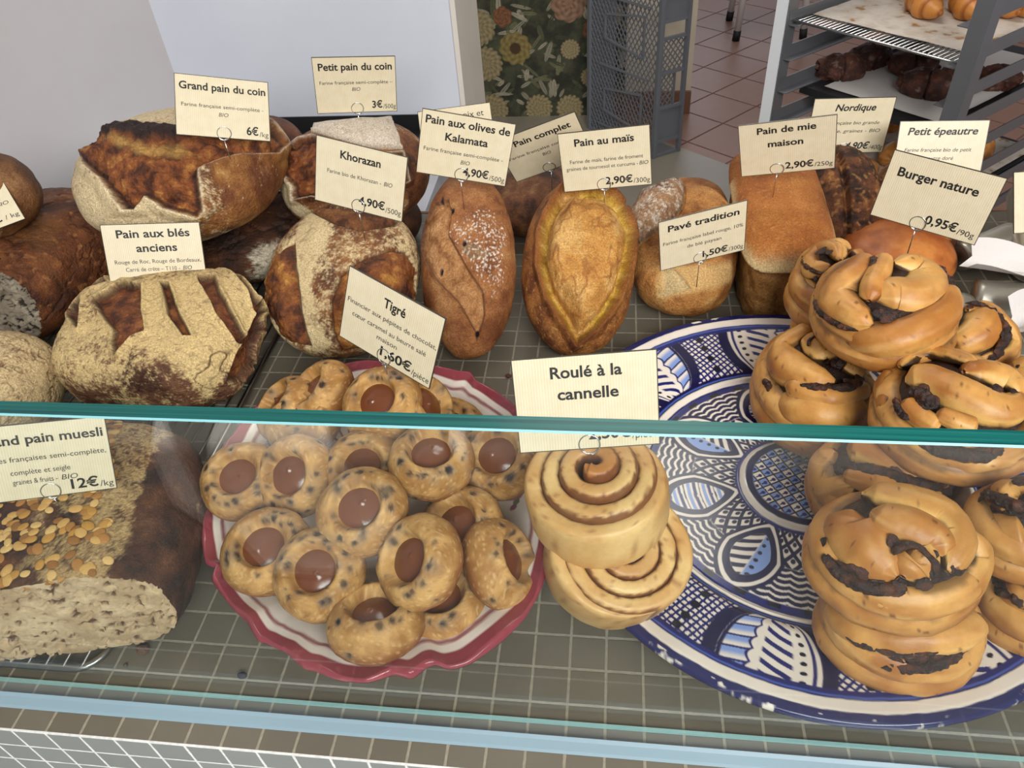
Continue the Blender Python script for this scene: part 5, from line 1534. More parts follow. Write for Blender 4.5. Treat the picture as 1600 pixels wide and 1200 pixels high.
    ce = ss(0.0466, 0.0456, rw)
    put(DB, ce)
    q = np.radians(28)
    cx, cy = (x * math.cos(q) + y * math.sin(q)) / 0.0082, (-x * math.sin(q) + y * math.cos(q)) / 0.0082
    fx, fy = cx % 1 - 0.5, cy % 1 - 0.5
    chk = ((np.floor(cx) + np.floor(cy)) % 2) > 0.5
    inner = ss(0.0405, 0.0385, rw)
    put(W, ce * inner * ~chk)
    put(LB, ce * inner * chk)
    put(B, ce * inner * ss(0.24, 0.18, np.hypot(fx - 0.1, fy + 0.08)))
    put(B, ce * inner * ss(0.10, 0.06, np.abs(fy + 0.08)) * (fx < 0.1) * (fx > -0.35))
    put(K, ce * inner * ss(0.40, 0.43, np.maximum(np.abs(fx), np.abs(fy))))
    # rim
    put(B, inr(0.191, 0.1975))
    put(s2l('#3f58a8'), inr(0.1950, 0.1965))
    put(W, inr(0.1980, 0.2068))
    out = np.clip(ss(0.2065, 0.2073, rw) + under, 0, 1)
    put(s2l('#171b52'), out)
    chip = ss(0.30, 0.40, fbm(np.stack([np.cos(t_) * 3, np.sin(t_) * 3, rw * 30], 1), 4.2, 4, 9) + 0.14) * (r_ > 0.2100)
    put(W, out * chip)
    F = polar_grid(len(r), nth)
    o = obj('blue_platter', V, F, M_CERAMIC, None, True, c, (0.577, 0.254, 0.0))
    tag(o, 'large round platter hand-painted in blue and white under the chocolate buns', 'platter')
platter()
# ================================================================== price signs
CW, CH_ = 0.095, 0.067
def text_mesh(body, bold):
    cu = bpy.data.curves.new('txt', 'FONT')
    cu.body = body
    cu.size = 1.0
    cu.resolution_u = 3
    if bold:
        cu.offset = 0.022
    o = bpy.data.objects.new('txt', cu)
    COL.objects.link(o)
    dg = bpy.context.evaluated_depsgraph_get()
    me = bpy.data.meshes.new_from_object(o.evaluated_get(dg))
    V = np.array([v.co[:] for v in me.vertices])
    F = [tuple(p.vertices) for p in me.polygons]
    bpy.data.objects.remove(o)
    bpy.data.curves.remove(cu)
    bpy.data.meshes.remove(me)
    return V, F
def put_text(mb, body, u0, u1, v, h, bold=False, italic=False):
    """u0..u1 across the card, baseline at v down the card, cap height h (card fractions)"""
    V, F = text_mesh(body, bold)
    x0, x1 = V[:, 0].min(), V[:, 0].max()
    cap = 0.70
    X = (V[:, 0] - x0) / (x1 - x0) * (u1 - u0) * CW
    Z = V[:, 1] / cap * h * CH_
    if italic:
        X = X + Z * 0.2
    P = np.stack([X + (u0 - 0.5) * CW, np.full(len(V), -0.00075), Z + (0.5 - v) * CH_], 1)
    mb.add(P, F)
def sign(key, label, lines, ring=0.5, pin=0.035, ring_v=0.93):
    pos, rot, scale = SIGN[key]
    t = thing('price_sign', label, 'price sign', pos, rot, 'price signs on wire pins')
    t.scale = (scale, scale, scale)
    mb = MB()
    nx = 14
    # slightly curved laminated card
    V, F = [], []
    for y in (-0.0005, 0.0005):
        for j in range(2):
            for i in range(nx + 1):
                x = (i / nx - 0.5) * CW
                V.append((x, y, (0.5 - j) * CH_))
    n1 = nx + 1
    for i in range(nx):
        F.append((i, n1 + i, n1 + i + 1, i + 1))
        F.append((2 * n1 + i + 1, 3 * n1 + i + 1, 3 * n1 + i, 2 * n1 + i))
    mb.add(np.array(V), F)
    card = mb.build('card', M_CARD, t)
    mb = MB()
    e = 0.0006
    for a, b in (((-CW / 2 - e, -CH_ / 2 - e), (CW / 2 + e, -CH_ / 2)), ((-CW / 2 - e, CH_ / 2), (CW / 2 + e, CH_ / 2 + e)), ((-CW / 2 - e, -CH_ / 2), (-CW / 2, CH_ / 2)), ((CW / 2, -CH_ / 2), (CW / 2 + e, CH_ / 2))):
        mb.box((a[0], -0.0006, a[1]), (b[0], 0.0006, b[1]))
    mb.build('laminate_edge', M_CARDEDGE, card)
    for ln in lines:
        mb = MB()
        put_text(mb, *ln[:5], bold=ln[5], italic=(len(ln) > 6))
        mb.build('price_lettering' if '€' in ln[0] else 'title_lettering' if ln[5] else 'fine_lettering', M_INK if ln[5] else M_INKS, card)
    # wire ring clip and pin
    mb = MB()
    r_ = 0.0072
    cz, cx = (0.5 - ring_v) * CH_, (ring - 0.5) * CW
    th = np.linspace(0, 4 * np.pi, 60)
    ring_p = np.stack([cx + r_ * np.sin(th), -0.0017 + 0.0034 * th / (4 * np.pi), cz - r_ * np.cos(th)], 1)
    mb.tube(ring_p, 0.00052, 8)
    # the pin drops straight down in the world from the ring
    M = rotm(rot)
    dn = M.T @ np.array([0, 0, -1.0])
    p0_ = np.array([cx, 0.0016, cz - r_])
    mb.tube([p0_, p0_ + dn * pin * 0.4, p0_ + dn * pin], 0.00055, 8)
    mb.build('wire_clip', M_WIRE, t, True)
    return t
BIO = 'BIO'
sign('grand', 'price sign headed Grand pain du coin above the large star loaf', [
    ('Grand pain du coin', .04, .97, .235, .125, True), ('Farine française semi-complète -', .06, .94, .52, .062, False), (BIO, .45, .55, .655, .065, False, 1),
    ('6€', .745, .875, .925, .135, True), ('/kg', .885, .985, .945, .085, False)])
sign('petitcoin', 'price sign headed Petit pain du coin on a bent wire above the small star loaf', [
    ('Petit pain du coin', .06, .96, .225, .125, True), ('Farine française semi-complète –', .06, .96, .475, .062, False), (BIO, .45, .55, .60, .065, False, 1),
    ('3€', .69, .82, .925, .13, True), ('/500g', .83, .99, .945, .085, False)])
sign('khor', 'price sign headed Khorazan over the flour-banded oval loaf', [
    ('Khorazan', .27, .72, .25, .12, True), ('Farine bio de Khorazan -', .13, .74, .51, .062, False), (BIO, .77, .86, .51, .065, False, 1),
    ('4,90€', .50, .80, .89, .125, True), ('/500g', .81, .985, .92, .085, False)], 0.5)
sign('noix', 'price sign with noix et showing behind the olive loaf sign', [('Pain aux noix et', .10, .90, .23, .12, False)])
sign('olive', 'price sign headed Pain aux olives de Kalamata', [
    ('Pain aux olives de', .04, .96, .19, .12, True), ('Kalamata', .27, .74, .42, .12, True), ('Farine française semi-complète -', .05, .93, .62, .062, False), (BIO, .47, .57, .76, .065, False, 1),
    ('4,90€', .51, .80, .93, .125, True), ('/500g', .81, .985, .95, .085, False)])
sign('complet', 'tilted tan price sign headed Pain complet behind the yellow loaf', [
    ('Pain complet', .20, .90, .25, .12, True), ('Farine française complète -', .06, .95, .50, .062, False), (BIO, .45, .55, .64, .065, False, 1)], 0.45)
sign('mais', 'price sign headed Pain au maïs above the split yellow loaf', [
    ('Pain au maïs', .17, .83, .23, .12, True), ('Farine de maïs, farine de froment', .10, .92, .52, .062, False), ('graines de tournesol et curcuma -', .05, .86, .64, .062, False), (BIO, .875, .97, .64, .065, False, 1),
    ('2,90€', .48, .79, .93, .125, True), ('/300g', .80, .985, .95, .085, False)], 0.46)
sign('pave', 'grey-looking tilted price sign headed Pavé tradition on the small golden loaf', [
    ('Pavé tradition', .10, .92, .23, .12, True), ('Farine française label rouge, 10%', .04, .97, .49, .068, False), ('de blé paysan', .32, .72, .65, .068, False),
    ('1,50€', .50, .80, .93, .125, True), ('/300g', .81, .985, .945, .085, False)], 0.47)
sign('mie', 'price sign headed Pain de mie maison above the domed sandwich loaf', [
    ('Pain de mie', .19, .80, .20, .12, True), ('maison', .30, .67, .46, .12, True), ('2,90€', .48, .78, .92, .125, True), ('/250g', .79, .98, .93, .085, False)], 0.39, 0.03, 0.91)
sign('nord', 'tan price sign headed Nordique in front of the dark pastries', [
    ('Nordique', .28, .78, .22, .12, True, 1), ('Farine française bio grande', .04, .87, .47, .062, False, 1), ('de seigle, graines - BIO', .10, .90, .62, .062, False, 1),
    ('4,90€', .50, .80, .93, .125, True, 1), ('/400g', .81, .985, .945, .085, False, 1)], 0.49)
sign('epeautre', 'tan price sign headed Petit épeautre behind the burger sign', [
    ('Petit épeautre', .10, .89, .22, .12, True, 1), ('Farine française bio de petit', .09, .85, .50, .062, False, 1), ('épeautre doré', .28, .66, .64, .062, False, 1),
    ('3,90€', .60, .82, .93, .125, True, 1)])
sign('burger', 'glossy tilted price sign headed Burger nature above the brown bun', [
    ('Burger nature', .10, .84, .33, .13, True), ('0,95€', .50, .80, .90, .13, True), ('/90g', .81, .965, .92, .085, False)], 0.45)
sign('edge', 'blank-looking tan price sign cut by the right frame edge', [])
sign('bles', 'price sign headed Pain aux blés anciens standing in the leaf-scored loaf', [
    ('Pain aux blés', .14, .89, .20, .12, True), ('anciens', .32, .74, .42, .12, True), ('Rouge de Roc, Rouge de Bordeaux,', .08, .97, .60, .062, False), ('Carré de crête – T110 -', .18, .74, .72, .062, False), (BIO, .77, .86, .72, .065, False, 1),
    ('7€', .75, .88, .93, .13, True), ('/kg', .89, .985, .95, .085, False)], 0.56)
sign('muesli', 'price sign ending in pain muesli at the front left', [
    ('Grand pain muesli', .03, .97, .25, .12, True), ('Farines françaises semi-complète,', .04, .97, .48, .07, False), ('complète et seigle', .24, .68, .66, .07, False), ('graines & fruits -', .24, .57, .79, .07, False), (BIO, .60, .72, .79, .07, False, 1),
    ('12€', .66, .87, .935, .135, True), ('/kg', .88, .985, .95, .085, False)], 0.5)
sign('left', 'slanted price sign cut by the left frame edge beside the rye loaf', [
    ('Pain de seigle,', .14, .86, .50, .07, False), (BIO, .78, .93, .62, .07, False, 1), ('10€', .50, .76, .90, .13, True), ('/ kg', .80, .97, .90, .085, False)])
sign('tigre', 'price sign headed Tigré pinned in the topmost chip cake', [
    ('Tigré', .40, .63, .27, .125, True), ('Financier aux pépites de chocolat,', .03, .985, .45, .066, False), ('cœur caramel au beurre salé', .10, .90, .61, .066, False), ('maison', .39, .61, .74, .066, False),
    ('1,60€', .45, .79, .93, .13, True), ('/pièce', .80, .985, .95, .085, False)], 0.5)
sign('roule', 'large price sign headed Roulé à la cannelle on the cinnamon rolls', [
    ('Roulé à la', .26, .76, .22, .12, True), ('cannelle', .30, .73, .45, .12, True), ('2,50€', .50, .80, .90, .125, True), ('/pièce', .81, .985, .92, .085, False)], 0.5, 0.03, 0.96)
# ================================================================== wire rack under the left-hand loaves
wr = thing('wire_rack', 'wide chrome wire cooling rack under the loaves at the left', 'cooling rack', (0, 0, 0))
x0, x1, y0, y1, zr = -0.47, 0.046, 0.047, 0.56, 0.0105
c_ = 0.020
fr = []
for cx, cy, a0 in ((x1 - c_, y0 + c_, -90), (x1 - c_, y1 - c_, 0), (x0 + c_, y1 - c_, 90), (x0 + c_, y0 + c_, 180)):
    for k in range(7):
        a = R(a0 + 15 * k)
        fr.append((cx + c_ * math.cos(a), cy + c_ * math.sin(a), zr - 0.002))
mb = MB()
mb.tube(fr, 0.0028, 10, True)
mb.build('rim_wire', M_RACKWIRE, wr, True)
for k in range(36):
    x = x1 - 0.0125 - k * 0.0142
    mb = MB()
    mb.tube([(x, y0, zr), (x, y1, zr)], 0.0011, 6)
    mb.build('rod', M_RACKWIRE, wr, True)
for yy in (0.20, 0.36):
    mb = MB()
    mb.tube([(x0, yy, zr - 0.0022), (x1, yy, zr - 0.0022)], 0.0013, 6)
    mb.build('cross_wire', M_RACKWIRE, wr, True)
for xx, yy in ((x0 + .03, y0 + .03), (x1 - .03, y0 + .03), (x0 + .03, y1 - .03), (x1 - .03, y1 - .03)):
    mb = MB()
    mb.tube([(xx, yy, 0.0004), (xx, yy, zr - 0.001)], 0.0018, 6)
    mb.build('foot', M_RACKWIRE, wr, True)
# crumbs on the tiles
for i, (x, y, r_, lab, colr) in enumerate(((0.0683, 0.0682, 0.0042, 'brown bread crumb on the tiles by the rack corner', '#5d4234'), (0.1526, 0.0541, 0.0030, 'dark raisin crumb on the tiles in front of the bowl', '#2a2530'), (0.3106, 0.3906, 0.0030, 'reddish crumb on the tiles between the bowl and the yellow loaf', '#4a2620'), (0.0600, 0.0560, 0.0016, 'tiny crumb nearest the glass beside the rack', '#4b3a30'), (0.5200, 0.3120, 0.0046, 'orange-brown pastry crumb on the blue platter by the leftmost bun', '#9a5a2a'))):
    u, F = qs(8)
    V = u * r_ * np.array([1.2, 0.9, 0.7])
    V = V * (1 + 0.5 * fbm(V, 260, 3, i))[:, None]
    V[:, 2] -= V[:, 2].min() - 0.0001
    tag(obj('crumb_bit', V, F, mat('crumb_%d' % i, s2l(colr), 0.7), None, True, None, (x, y, 0.0085 if i == 4 else 0)), lab, 'crumb')
# ================================================================== metal moulds and folded paper at the right
def cone(name, label, p, q, r0, r1, m):
    p, q = np.array(p), np.array(q)
    n = 12
    s = np.linspace(0, 1, n)
    mb = MB()
    pts = p + (q - p) * s[:, None]
    V, F = tube(pts, r0 + (r1 - r0) * s, 28)
    V2, F2 = tube(pts, (r0 + (r1 - r0) * s) * 0.93, 28)
    mb.add(V, F[:-2])
    mb.add(V2, [f[::-1] for f in F2[:-2]])
    N = 28
    o_ = len(V)
    F3 = [((n - 1) * N + k, (n - 1) * N + (k + 1) % N, o_ + (n - 1) * N + (k + 1) % N, o_ + (n - 1) * N + k) for k in range(N)]
    F3 += [((k + 1) % N, k, o_ + k, o_ + (k + 1) % N) for k in range(N)]
    mb.F += F3
    mb.F.append(F2[-2])
    return tag(mb.build(name, m, None, True), label, 'mould', 'metal moulds at the right')
cone('metal_mould', 'dull metal mould lying lowest beside the chocolate buns', (0.790, 0.510, 0.021), (0.866, 0.488, 0.024), 0.0195, 0.0225, M_TIN)
cone('metal_mould', 'dull metal mould lying behind the folded white paper', (0.800, 0.590, 0.019), (0.866, 0.622, 0.022), 0.0155, 0.021, M_TIN)
cone('metal_mould', 'taller metal mould leaning under the tan sign at right', (0.868, 0.560, 0.026), (0.902, 0.680, 0.046), 0.022, 0.026, M_TIN)
cone('metal_mould', 'metal mould almost hidden between the moulds and the bun heap', (0.762, 0.448, 0.017), (0.775, 0.500, 0.018), 0.013, 0.0165, M_TIN)
def paper(name, label, A, B, h):
    """a folded strip: two creased walls meeting in a trough from A to B"""
    A, B = np.array(A, float), np.array(B, float)
    n = 18
    t = (B - A) / np.linalg.norm(B - A)
    sd = np.cross(t, [0, 0, 1])
    V = []
    for th_ in (0.0, 0.0006):
        for i in range(n + 1):
            s = i / n
            c0 = A + (B - A) * s
            w = 0.016 + 0.004 * math.sin(s * 5)
            hz = h * (0.75 + 0.45 * math.sin(1.0 + s * 5.2) * (1 - s * .5))
            for k, (a, z) in enumerate(((-1.15, hz * 1.0), (-0.6, hz * 0.35), (0.0, 0.001), (0.7, hz * 0.30), (1.25, hz * 0.72))):
                V.append(c0 + sd * w * a + np.array([0, 0, z + th_]) + t * 0.006 * math.sin(k * 2.1 + s * 3))
    F = []
    m = 5
    off = (n + 1) * m
    for i in range(n):
        for k in range(m - 1):
            a = i * m + k
            F.append((a, a + 1, a + m + 1, a + m))
            F.append((off + a + m, off + a + m + 1, off + a + 1, off + a))
    ring = [i * m for i in range(n + 1)] + [n * m + k for k in range(1, m)] + [i * m + m - 1 for i in range(n - 1, -1, -1)] + [k for k in range(m - 2, 0, -1)]
    for i in range(len(ring)):
        a, b = ring[i], ring[(i + 1) % len(ring)]
        F.append((b, a, off + a, off + b))
    return tag(obj(name, V, F, M_WHITE, None, False), label, 'paper', 'folded white papers at the right')
paper('folded_paper', 'folded strip of white paper lying across the metal moulds', (0.785, 0.538, 0.040), (0.905, 0.508, 0.044), 0.022)
paper('folded_paper', 'crumpled white paper corner at the right frame edge above the buns', (0.795, 0.432, 0.036), (0.875, 0.462, 0.046), 0.026)
# ================================================================== grey plastic crate on the floor behind
cr = thing('plastic_crate', 'grey plastic bread crate with lattice sides standing on end beside the wallpaper', 'crate', (0.575, 2.77, FL), (0, 0, 0))
eL = np.array([-0.669, 0.743, 0.0])
eR = np.array([0.848, 0.530, 0.0])
def P3(a, b, z):
    return eL * a + eR * b + np.array([0, 0, z])
Lw, Rw, Hh = 0.40, 0.125, 0.61
def clipseg(p, q, x0, x1, z0, z1):
    t0, t1 = 0.0, 1.0
    d = (q[0] - p[0], q[1] - p[1])
    for pp, qq in ((-d[0], p[0] - x0), (d[0], x1 - p[0]), (-d[1], p[1] - z0), (d[1], z1 - p[1])):
        if abs(pp) < 1e-12:
            if qq < 0:
                return None
        else:
            r_ = qq / pp
            if pp < 0:
                t0 = max(t0, r_)
            else:
                t1 = min(t1, r_)
    if t0 >= t1:
        return None
    return (p[0] + d[0] * t0, p[1] + d[1] * t0), (p[0] + d[0] * t1, p[1] + d[1] * t1)
def lattice(mb, f, x0, x1, z0, z1, step, w, up, slope=1.5):
    for sg in (1, -1):
        k = -60
        while k < 60:
            p = (x0 - 1.0, z0 + k * step - sg * slope * 1.0)
            q = (x0 + 1.0, z0 + k * step + sg * slope * 1.0)
            s = clipseg(p, q, x0, x1, z0, z1)
            if s and math.hypot(s[0][0] - s[1][0], s[0][1] - s[1][1]) > 0.004:
                mb.bar(f(*s[0]), f(*s[1]), w, 0.003, up)
            k += 1
mb = MB()
fL = lambda a, z: P3(a, 0.004, z)
lattice(mb, fL, 0.0, Lw, 0.0, Hh, 0.034, 0.0042, eR)
mb.build('bottom_lattice', M_GREYPLASTIC, cr)
mb = MB()
ups = -eR
for a, b in (((0, 0), (Lw, 0)), ((0, Hh), (Lw, Hh)), ((0, 0), (0, Hh)), ((Lw, 0), (Lw, Hh))):
    mb.bar(P3(a[0], 0, a[1]), P3(b[0], 0, b[1]), 0.018, 0.012, ups)
# stacking ribs: two nested trapezoids and cross ribs
for zc, hh in ((0.16, 0.075), (0.45, 0.075)):
    q = [(0.08, zc - hh), (0.30, zc - hh * 0.6), (0.30, zc + hh * 0.6), (0.08, zc + hh)]
    for i in range(4):
        mb.bar(P3(q[i][0], -0.003, q[i][1]), P3(q[(i + 1) % 4][0], -0.003, q[(i + 1) % 4][1]), 0.007, 0.008, ups)
for z in (0.05, 0.30, 0.56):
    mb.bar(P3(0.05, -0.003, z), P3(0.33, -0.003, z), 0.007, 0.008, ups)
mb.build('bottom_ribs', M_GREYPLASTIC, cr)
mb = MB()
upr = np.array([0.669, -0.743, 0])
for z in (0.006, 0.065, 0.20, 0.335, 0.46, 0.52, Hh - 0.006):
    mb.bar(P3(0, 0, z), P3(0, Rw, z), 0.010, 0.012, (0, 0, 1))
for b in (0.006, Rw - 0.004):
    mb.bar(P3(0, b, 0), P3(0, b, Hh), 0.014, 0.016, upr)
mb.bar(P3(0, Rw * 0.62, 0.20), P3(0, Rw * 0.62, 0.335), 0.006, 0.008, upr)
mb.build('side_frame', M_GREYPLASTIC, cr)
mb = MB()
fR = lambda a, z: P3(0.004, a, z)
lattice(mb, fR, 0.0, Rw, 0.335, 0.46, 0.026, 0.0042, upr, 1.2)
lattice(mb, fR, 0.0, Rw * 0.62, 0.20, 0.335, 0.026, 0.0042, upr, 1.2)
mb.build('side_lattice', M_GREYPLASTIC, cr)
mb = MB()
for z0_, z1_ in ((0.07, 0.195), (0.525, 0.60)):
    mb = MB()
    V = [P3(0.004, 0.008, z0_), P3(0.004, Rw - 0.008, z0_), P3(0.004, Rw - 0.008, z1_), P3(0.004, 0.008, z1_)]
    V = np.array(V + [v + eL * 0.003 for v in V])
    mb.add(V, [(0, 1, 2, 3), (7, 6, 5, 4), (0, 4, 5, 1), (1, 5, 6, 2), (2, 6, 7, 3), (3, 7, 4, 0)])
    mb.build('side_panel', M_GREYPLASTIC, cr)
mb = MB()
for a_, b_ in (((0, 0), (Lw, 0)),):
    pass
V = [P3(Lw, 0, 0), P3(Lw, Rw, 0), P3(Lw, Rw, Hh), P3(Lw, 0, Hh)]
V = np.array(V + [v + eL * 0.003 for v in V])
mb.add(V, [(0, 1, 2, 3), (7, 6, 5, 4), (0, 4, 5, 1), (1, 5, 6, 2), (2, 6, 7, 3), (3, 7, 4, 0)])
V = [P3(0, 0.0, 0.0), P3(Lw, 0.0, 0.0), P3(Lw, Rw, 0.0), P3(0, Rw, 0.0)]
V = np.array(V + [v + np.array([0, 0, 0.003]) for v in V])
mb.add(V, [(3, 2, 1, 0), (4, 5, 6, 7), (0, 1, 5, 4), (1, 2, 6, 5), (2, 3, 7, 6), (3, 0, 4, 7)])
mb.build('hidden_sides', M_GREYPLASTIC, cr)
# ================================================================== white stool
st_ = thing('white_stool', 'white stool with splayed metal legs and black feet on the terracotta tiles', 'stool', (1.22, 4.32, FL))
mb = MB()
u, F = qs(12)
V = u / ((np.abs(u) ** 6).sum(1) ** (1 / 6))[:, None] * np.array([0.20, 0.20, 0.02])
mb.add(V + (0, 0, 0.45), F)
mb.build('seat', M_WHITE, st_, True)
for sx, sy in ((-1, -1), (1, -1), (1, 1), (-1, 1)):
    mb = MB()
    mb.tube([(sx * 0.13, sy * 0.13, 0.44), (sx * 0.155, sy * 0.155, 0.24), (sx * 0.17, sy * 0.17, 0.03)], 0.017, 12)
    l = mb.build('leg', M_WHITE, st_, True)
    mb = MB()
    mb.tube([(sx * 0.168, sy * 0.168, 0.05), (sx * 0.172, sy * 0.172, 0.001)], 0.020, 12)
    mb.build('rubber_foot', M_RUBBER, l, True)
M_LITFACE = mat('post_daylit_face', s2l('#e4e7ea'), 0.45, 0.0)  # pale colour paints the daylight on the left posts' front faces
# ================================================================== bakery rack trolley
ex = np.array([0.6667, -0.7453, 0.0])      # along the front, left to right
ey = np.array([0.7453, 0.6667, 0.0])       # into the rack
o0 = np.array([0.806, 1.690, 0.0])
def Q3(a, b, z):
    return o0 + ex * a + ey * b + np.array([0, 0, z])
rk = thing('rack_trolley', 'tall steel bakery rack trolley holding trays of pastries', 'rack trolley', tuple(o0 + np.array([0, 0, FL])))
off = -(o0 + np.array([0, 0, FL]))
Wr, Dr = 0.435, 0.62
def RB(mb, p, q, w, h=None, up=(0, 0, 1)):
    mb.bar(p + off, q + off, w, h, up)
for a in (-0.018, Wr - 0.018):
    for b in (0.0, Dr):
        mb = MB()
        RB(mb, Q3(a, b, FL + 0.08), Q3(a, b, 0.75), 0.034, 0.034, ey)
        po = mb.build('post', M_STEEL, rk)
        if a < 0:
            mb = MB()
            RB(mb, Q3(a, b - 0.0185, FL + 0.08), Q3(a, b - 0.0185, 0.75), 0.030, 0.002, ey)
            mb.build('lit_face', M_LITFACE, po)['label'] = 'pale strip painting daylight on the post face'
LEV = [-0.06 - 0.075 * k for k in range(-4, 8)]
for z in LEV:
    for a, s in ((-0.001, 1), (Wr - 0.035, -1)):
        mb = MB()
        RB(mb, Q3(a + s * 0.012, -0.01, z - 0.004), Q3(a + s * 0.012, Dr + 0.01, z - 0.004), 0.026, 0.002)
        RB(mb, Q3(a, -0.01, z + 0.010), Q3(a, Dr + 0.01, z + 0.010), 0.0025, 0.028)
        mb.build('rail', M_STEEL, rk)
for z in (FL + 0.10, 0.73):
    mb = MB()
    RB(mb, Q3(-0.018, Dr, z), Q3(Wr - 0.018, Dr, z), 0.03, 0.03)
    RB(mb, Q3(-0.018, 0, z), Q3(-0.018, Dr, z), 0.03, 0.03)
    RB(mb, Q3(Wr - 0.018, 0, z), Q3(Wr - 0.018, Dr, z), 0.03, 0.03)
    mb.build('cross_brace', M_STEEL, rk)
for a in (-0.018, Wr - 0.018):
    for b in (0.0, Dr):
        mb = MB()
        c0 = Q3(a, b, FL + 0.045) + off
        mb.tube([c0 - ex * 0.012, c0 + ex * 0.012], 0.043, 18)
        mb.build('castor', M_RUBBER, rk, True)
def Zr(a):
    return math.degrees(math.atan2(ex[1], ex[0]))
YAW = math.degrees(math.atan2(ex[1], ex[0]))
# wire tray with baking paper
zt = -0.06
wt = thing('wire_tray', 'wire tray lined with stained baking paper under the croissants', 'tray', tuple(Q3(0.005, 0.0, zt)), (0, 0, YAW))
mb = MB()
Wt, Dt = 0.385, 0.58
mb.tube([(0, 0, 0.004), (Wt, 0, 0.004), (Wt, Dt, 0.004), (0, Dt, 0.004)], 0.0032, 8, True)
mb.build('rim_wire', M_WIRE, wt, True)
mb = MB()
for k in range(34):
    x = 0.008 + k * (Wt - 0.016) / 33
    mb.tube([(x, 0, 0.004), (x, Dt, 0.004)], 0.0014, 6)
for yy in (0.12, 0.3, 0.46):
    mb.tube([(0, yy, 0.002), (Wt, yy, 0.002)], 0.002, 6)
mb.build('wire_grid', M_WIRE, wt, True)
def sheet(name, label, par_pos, x0, x1, y0, y1, m, seed, cat='baking paper'):
    nx, ny = 24, 30
    gx, gy = np.meshgrid(np.linspace(x0, x1, nx), np.linspace(y0, y1, ny))
    P = np.stack([gx.ravel(), gy.ravel(), np.zeros(gx.size)], 1)
    P[:, 2] = 0.0015 + 0.003 * np.clip(fbm(P, 9, 3, seed) + 0.25, 0, 1)
    Pb = P - (0, 0, 0.0004)
    F = [(j * nx + i, j * nx + i + 1, (j + 1) * nx + i + 1, (j + 1) * nx + i) for j in range(ny - 1) for i in range(nx - 1)]
    n = len(P)
    F2 = F + [tuple(n + v for v in f[::-1]) for f in F]
    o = obj(name, np.vstack([P, Pb]), F2, m, None, True, None, par_pos, (0, 0, YAW))
    return tag(o, label, cat)
sheet('baking_paper', 'stained baking paper on the wire tray of croissants', tuple(Q3(0.005, 0, zt + 0.0085)), 0.015, 0.378, 0.045, 0.56, M_BAKEPAPER, 3)
def croissant(a, b, z, yaw, s, label, seed):
    n, m = 60, 22
    sx = np.linspace(-1, 1, n)
    rad = 0.027 * s * np.clip(1 - np.abs(sx) ** 2.3, 0.03, 1) ** 0.65
    rad = rad * (1 + 0.10 * np.sign(np.sin(sx * 11 + 1.3)) * np.abs(np.sin(sx * 11 + 1.3)) ** 0.4)
    pts = np.stack([sx * 0.070 * s, -0.030 * s * sx ** 2, np.full(n, 0)], 1)
    V, F = tube(pts, rad, m)
    V[:, 2] = np.maximum(V[:, 2], -0.016 * s)
    V = V + (0.0012 * fbm(V, 60, 3, seed))[:, None]
    st = np.repeat(np.abs(np.sin(sx * 11 + 1.3)), m)
    c = mix(np.tile(s2l('#d08a42'), (len(V), 1)), s2l('#9a5420'), ss(0.55, 0.1, st))
    c = mix(c, s2l('#e0a862'), ss(0.1, 0.5, fbm(V, 40, 3, seed)) * 0.5)
    p = Q3(a, b, z + 0.016 * s)
    o = obj('croissant', V, F, M_DOUGH, None, True, c, tuple(p), (0, 0, YAW + yaw))
    tag(o, label, 'croissant', 'croissants on the rack trolley')
for i, (x, y, yaw, s, lab) in enumerate(((1.080, 1.700, 122, 1.25, 'leftmost croissant on the upper tray'), (1.165, 1.680, 116, 1.25, 'second croissant from the left on the upper tray'), (1.238, 1.685, 118, 1.15, 'croissant right behind the trolley post'),
        (1.285, 1.675, 110, 1.0, 'croissant seen right of the trolley post'), (1.17, 1.84, 120, 1.2, 'croissant in the second row behind the leftmost one'), (1.26, 1.83, 120, 1.2, 'croissant in the second row near the post'))):
    d = np.array([x, y, 0]) - o0
    croissant(d @ ex, d @ ey, zt + 0.0125, yaw, s, lab, i)
# dark tray with chocolate pastries
zb = -0.225
dt = thing('dark_tray', 'black oven tray lined with white paper under the dark pastries', 'tray', tuple(Q3(0.005, 0.07, zb)), (0, 0, YAW))
mb = MB()
mb.box((0, 0, 0), (Wt, Dt, 0.004))
mb.build('tray_base', M_BLACK, dt)
mb = MB()
mb.box((0, -0.002, -0.012), (Wt, 0.002, 0.006))
mb.build('front_lip', M_BLACK, dt)
sheet('white_baking_paper', 'white paper sheet under the dark chocolate pastries', tuple(Q3(0.005, 0.07, zb + 0.005)), 0.045, 0.345, 0.03, 0.52, M_WHITE, 6)
def dark_pastry(a, b, z, dims, yaw, label, seed):
    u, F = qs(30)
    V = u * np.array(dims)
    V = V + u * (0.010 * fbm(V, 26, 4, seed) - 0.012 * ss(0.18, 0, np.abs(np.sin(V[:, 0] * 55 + 6 * V[:, 1]))))[:, None]
    V[:, 2] = np.maximum(V[:, 2], -dims[2] * 0.7)
    c = mix(np.tile(s2l('#3f2119'), (len(V), 1)), s2l('#6a3d2c'), ss(-0.3, 0.4, fbm(V, 36, 4, seed)))
    c = mix(c, s2l('#a58d7e'), ss(0.15, 0.55, fbm(V, 60, 4, seed + 4)) * 0.7)
    o = obj('dark_pastry', V, F, M_CRUST, None, True, c, tuple(Q3(a, b, z + dims[2] * 0.7)), (0, 0, YAW + yaw))
    tag(o, label, 'pastry', 'dark pastries on the rack trolley')
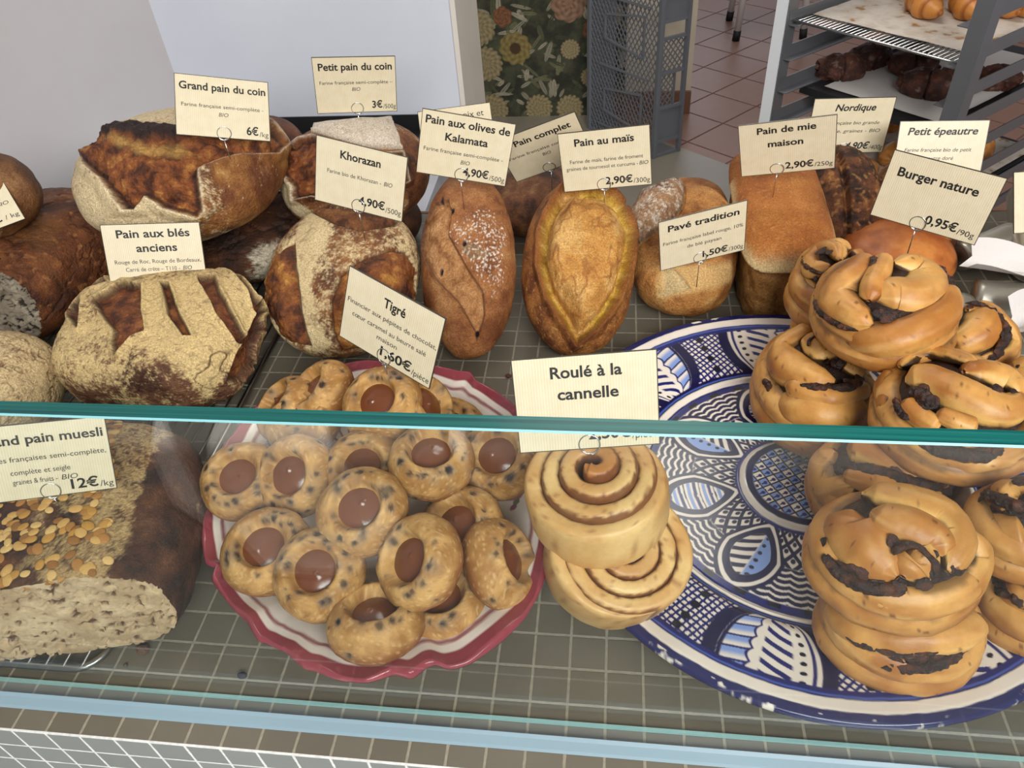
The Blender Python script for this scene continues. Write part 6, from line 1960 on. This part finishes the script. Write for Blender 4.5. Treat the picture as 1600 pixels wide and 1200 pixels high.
for i, (x, y, dm, yaw, lab) in enumerate(((0.955, 1.765, (0.060, 0.036, 0.034), 40, 'dark pastry at the left end of the lower tray'), (1.035, 1.83, (0.058, 0.036, 0.034), 60, 'dark pastry behind the leftmost, under the wire tray'),
        (1.120, 1.645, (0.064, 0.040, 0.034), 20, 'dark pastry front and centre with a floury corner'), (1.125, 1.775, (0.06, 0.036, 0.032), 30, 'dark pastry behind the central one'), (1.21, 1.690, (0.055, 0.036, 0.032), 50, 'dark pastry partly behind the trolley post'), (1.285, 1.68, (0.05, 0.034, 0.03), 50, 'dark pastry right of the trolley post'))):
    d = np.array([x, y, 0]) - o0
    dark_pastry(d @ ex, d @ ey, zb + 0.0085, dm, yaw, lab, i)
# lower tray with golden pastries, seen between the signs
zl = -0.42
lt = thing('lower_tray', 'oven tray with brown paper low on the trolley', 'tray', tuple(Q3(0.005, 0.0, zl)), (0, 0, YAW))
mb = MB()
mb.box((0, 0, 0), (Wt, Dt, 0.004))
mb.build('tray_base', M_BLACK, lt)
sheet('brown_baking_paper', 'stained paper on the low tray of golden pastries', tuple(Q3(0.005, 0, zl + 0.005)), 0.015, 0.375, 0.012, 0.56, M_BAKEPAPER, 8)
def golden(a, b, z, yaw, label, seed):
    u, F = qs(22)
    V = u * np.array([0.065, 0.034, 0.030])
    V = V + u * (0.004 * fbm(V, 30, 3, seed) - 0.004 * ss(0.3, 0, np.abs(np.sin(V[:, 0] * 60))))[:, None]
    V[:, 2] = np.maximum(V[:, 2], -0.02)
    c = mix(np.tile(s2l('#b06a28'), (len(V), 1)), s2l('#d8964a'), ss(-0.3, 0.3, fbm(V, 30, 3, seed)))
    o = obj('golden_pastry', V, F, M_DOUGH, None, True, c, tuple(Q3(a, b, z + 0.02)), (0, 0, YAW + yaw))
    tag(o, label, 'pastry', 'golden pastries low on the rack trolley')
k = 0
for a in (0.07, 0.19, 0.31):
    for b in (0.10, 0.26, 0.42):
        golden(a, b, zl + 0.0085, 70 + 5 * k, 'golden pastry on the low tray, %s row, %s' % (('front', 'middle', 'back')[(0.10, 0.26, 0.42).index(b)], ('left', 'centre', 'right')[(0.07, 0.19, 0.31).index(a)]), k)
        k += 1
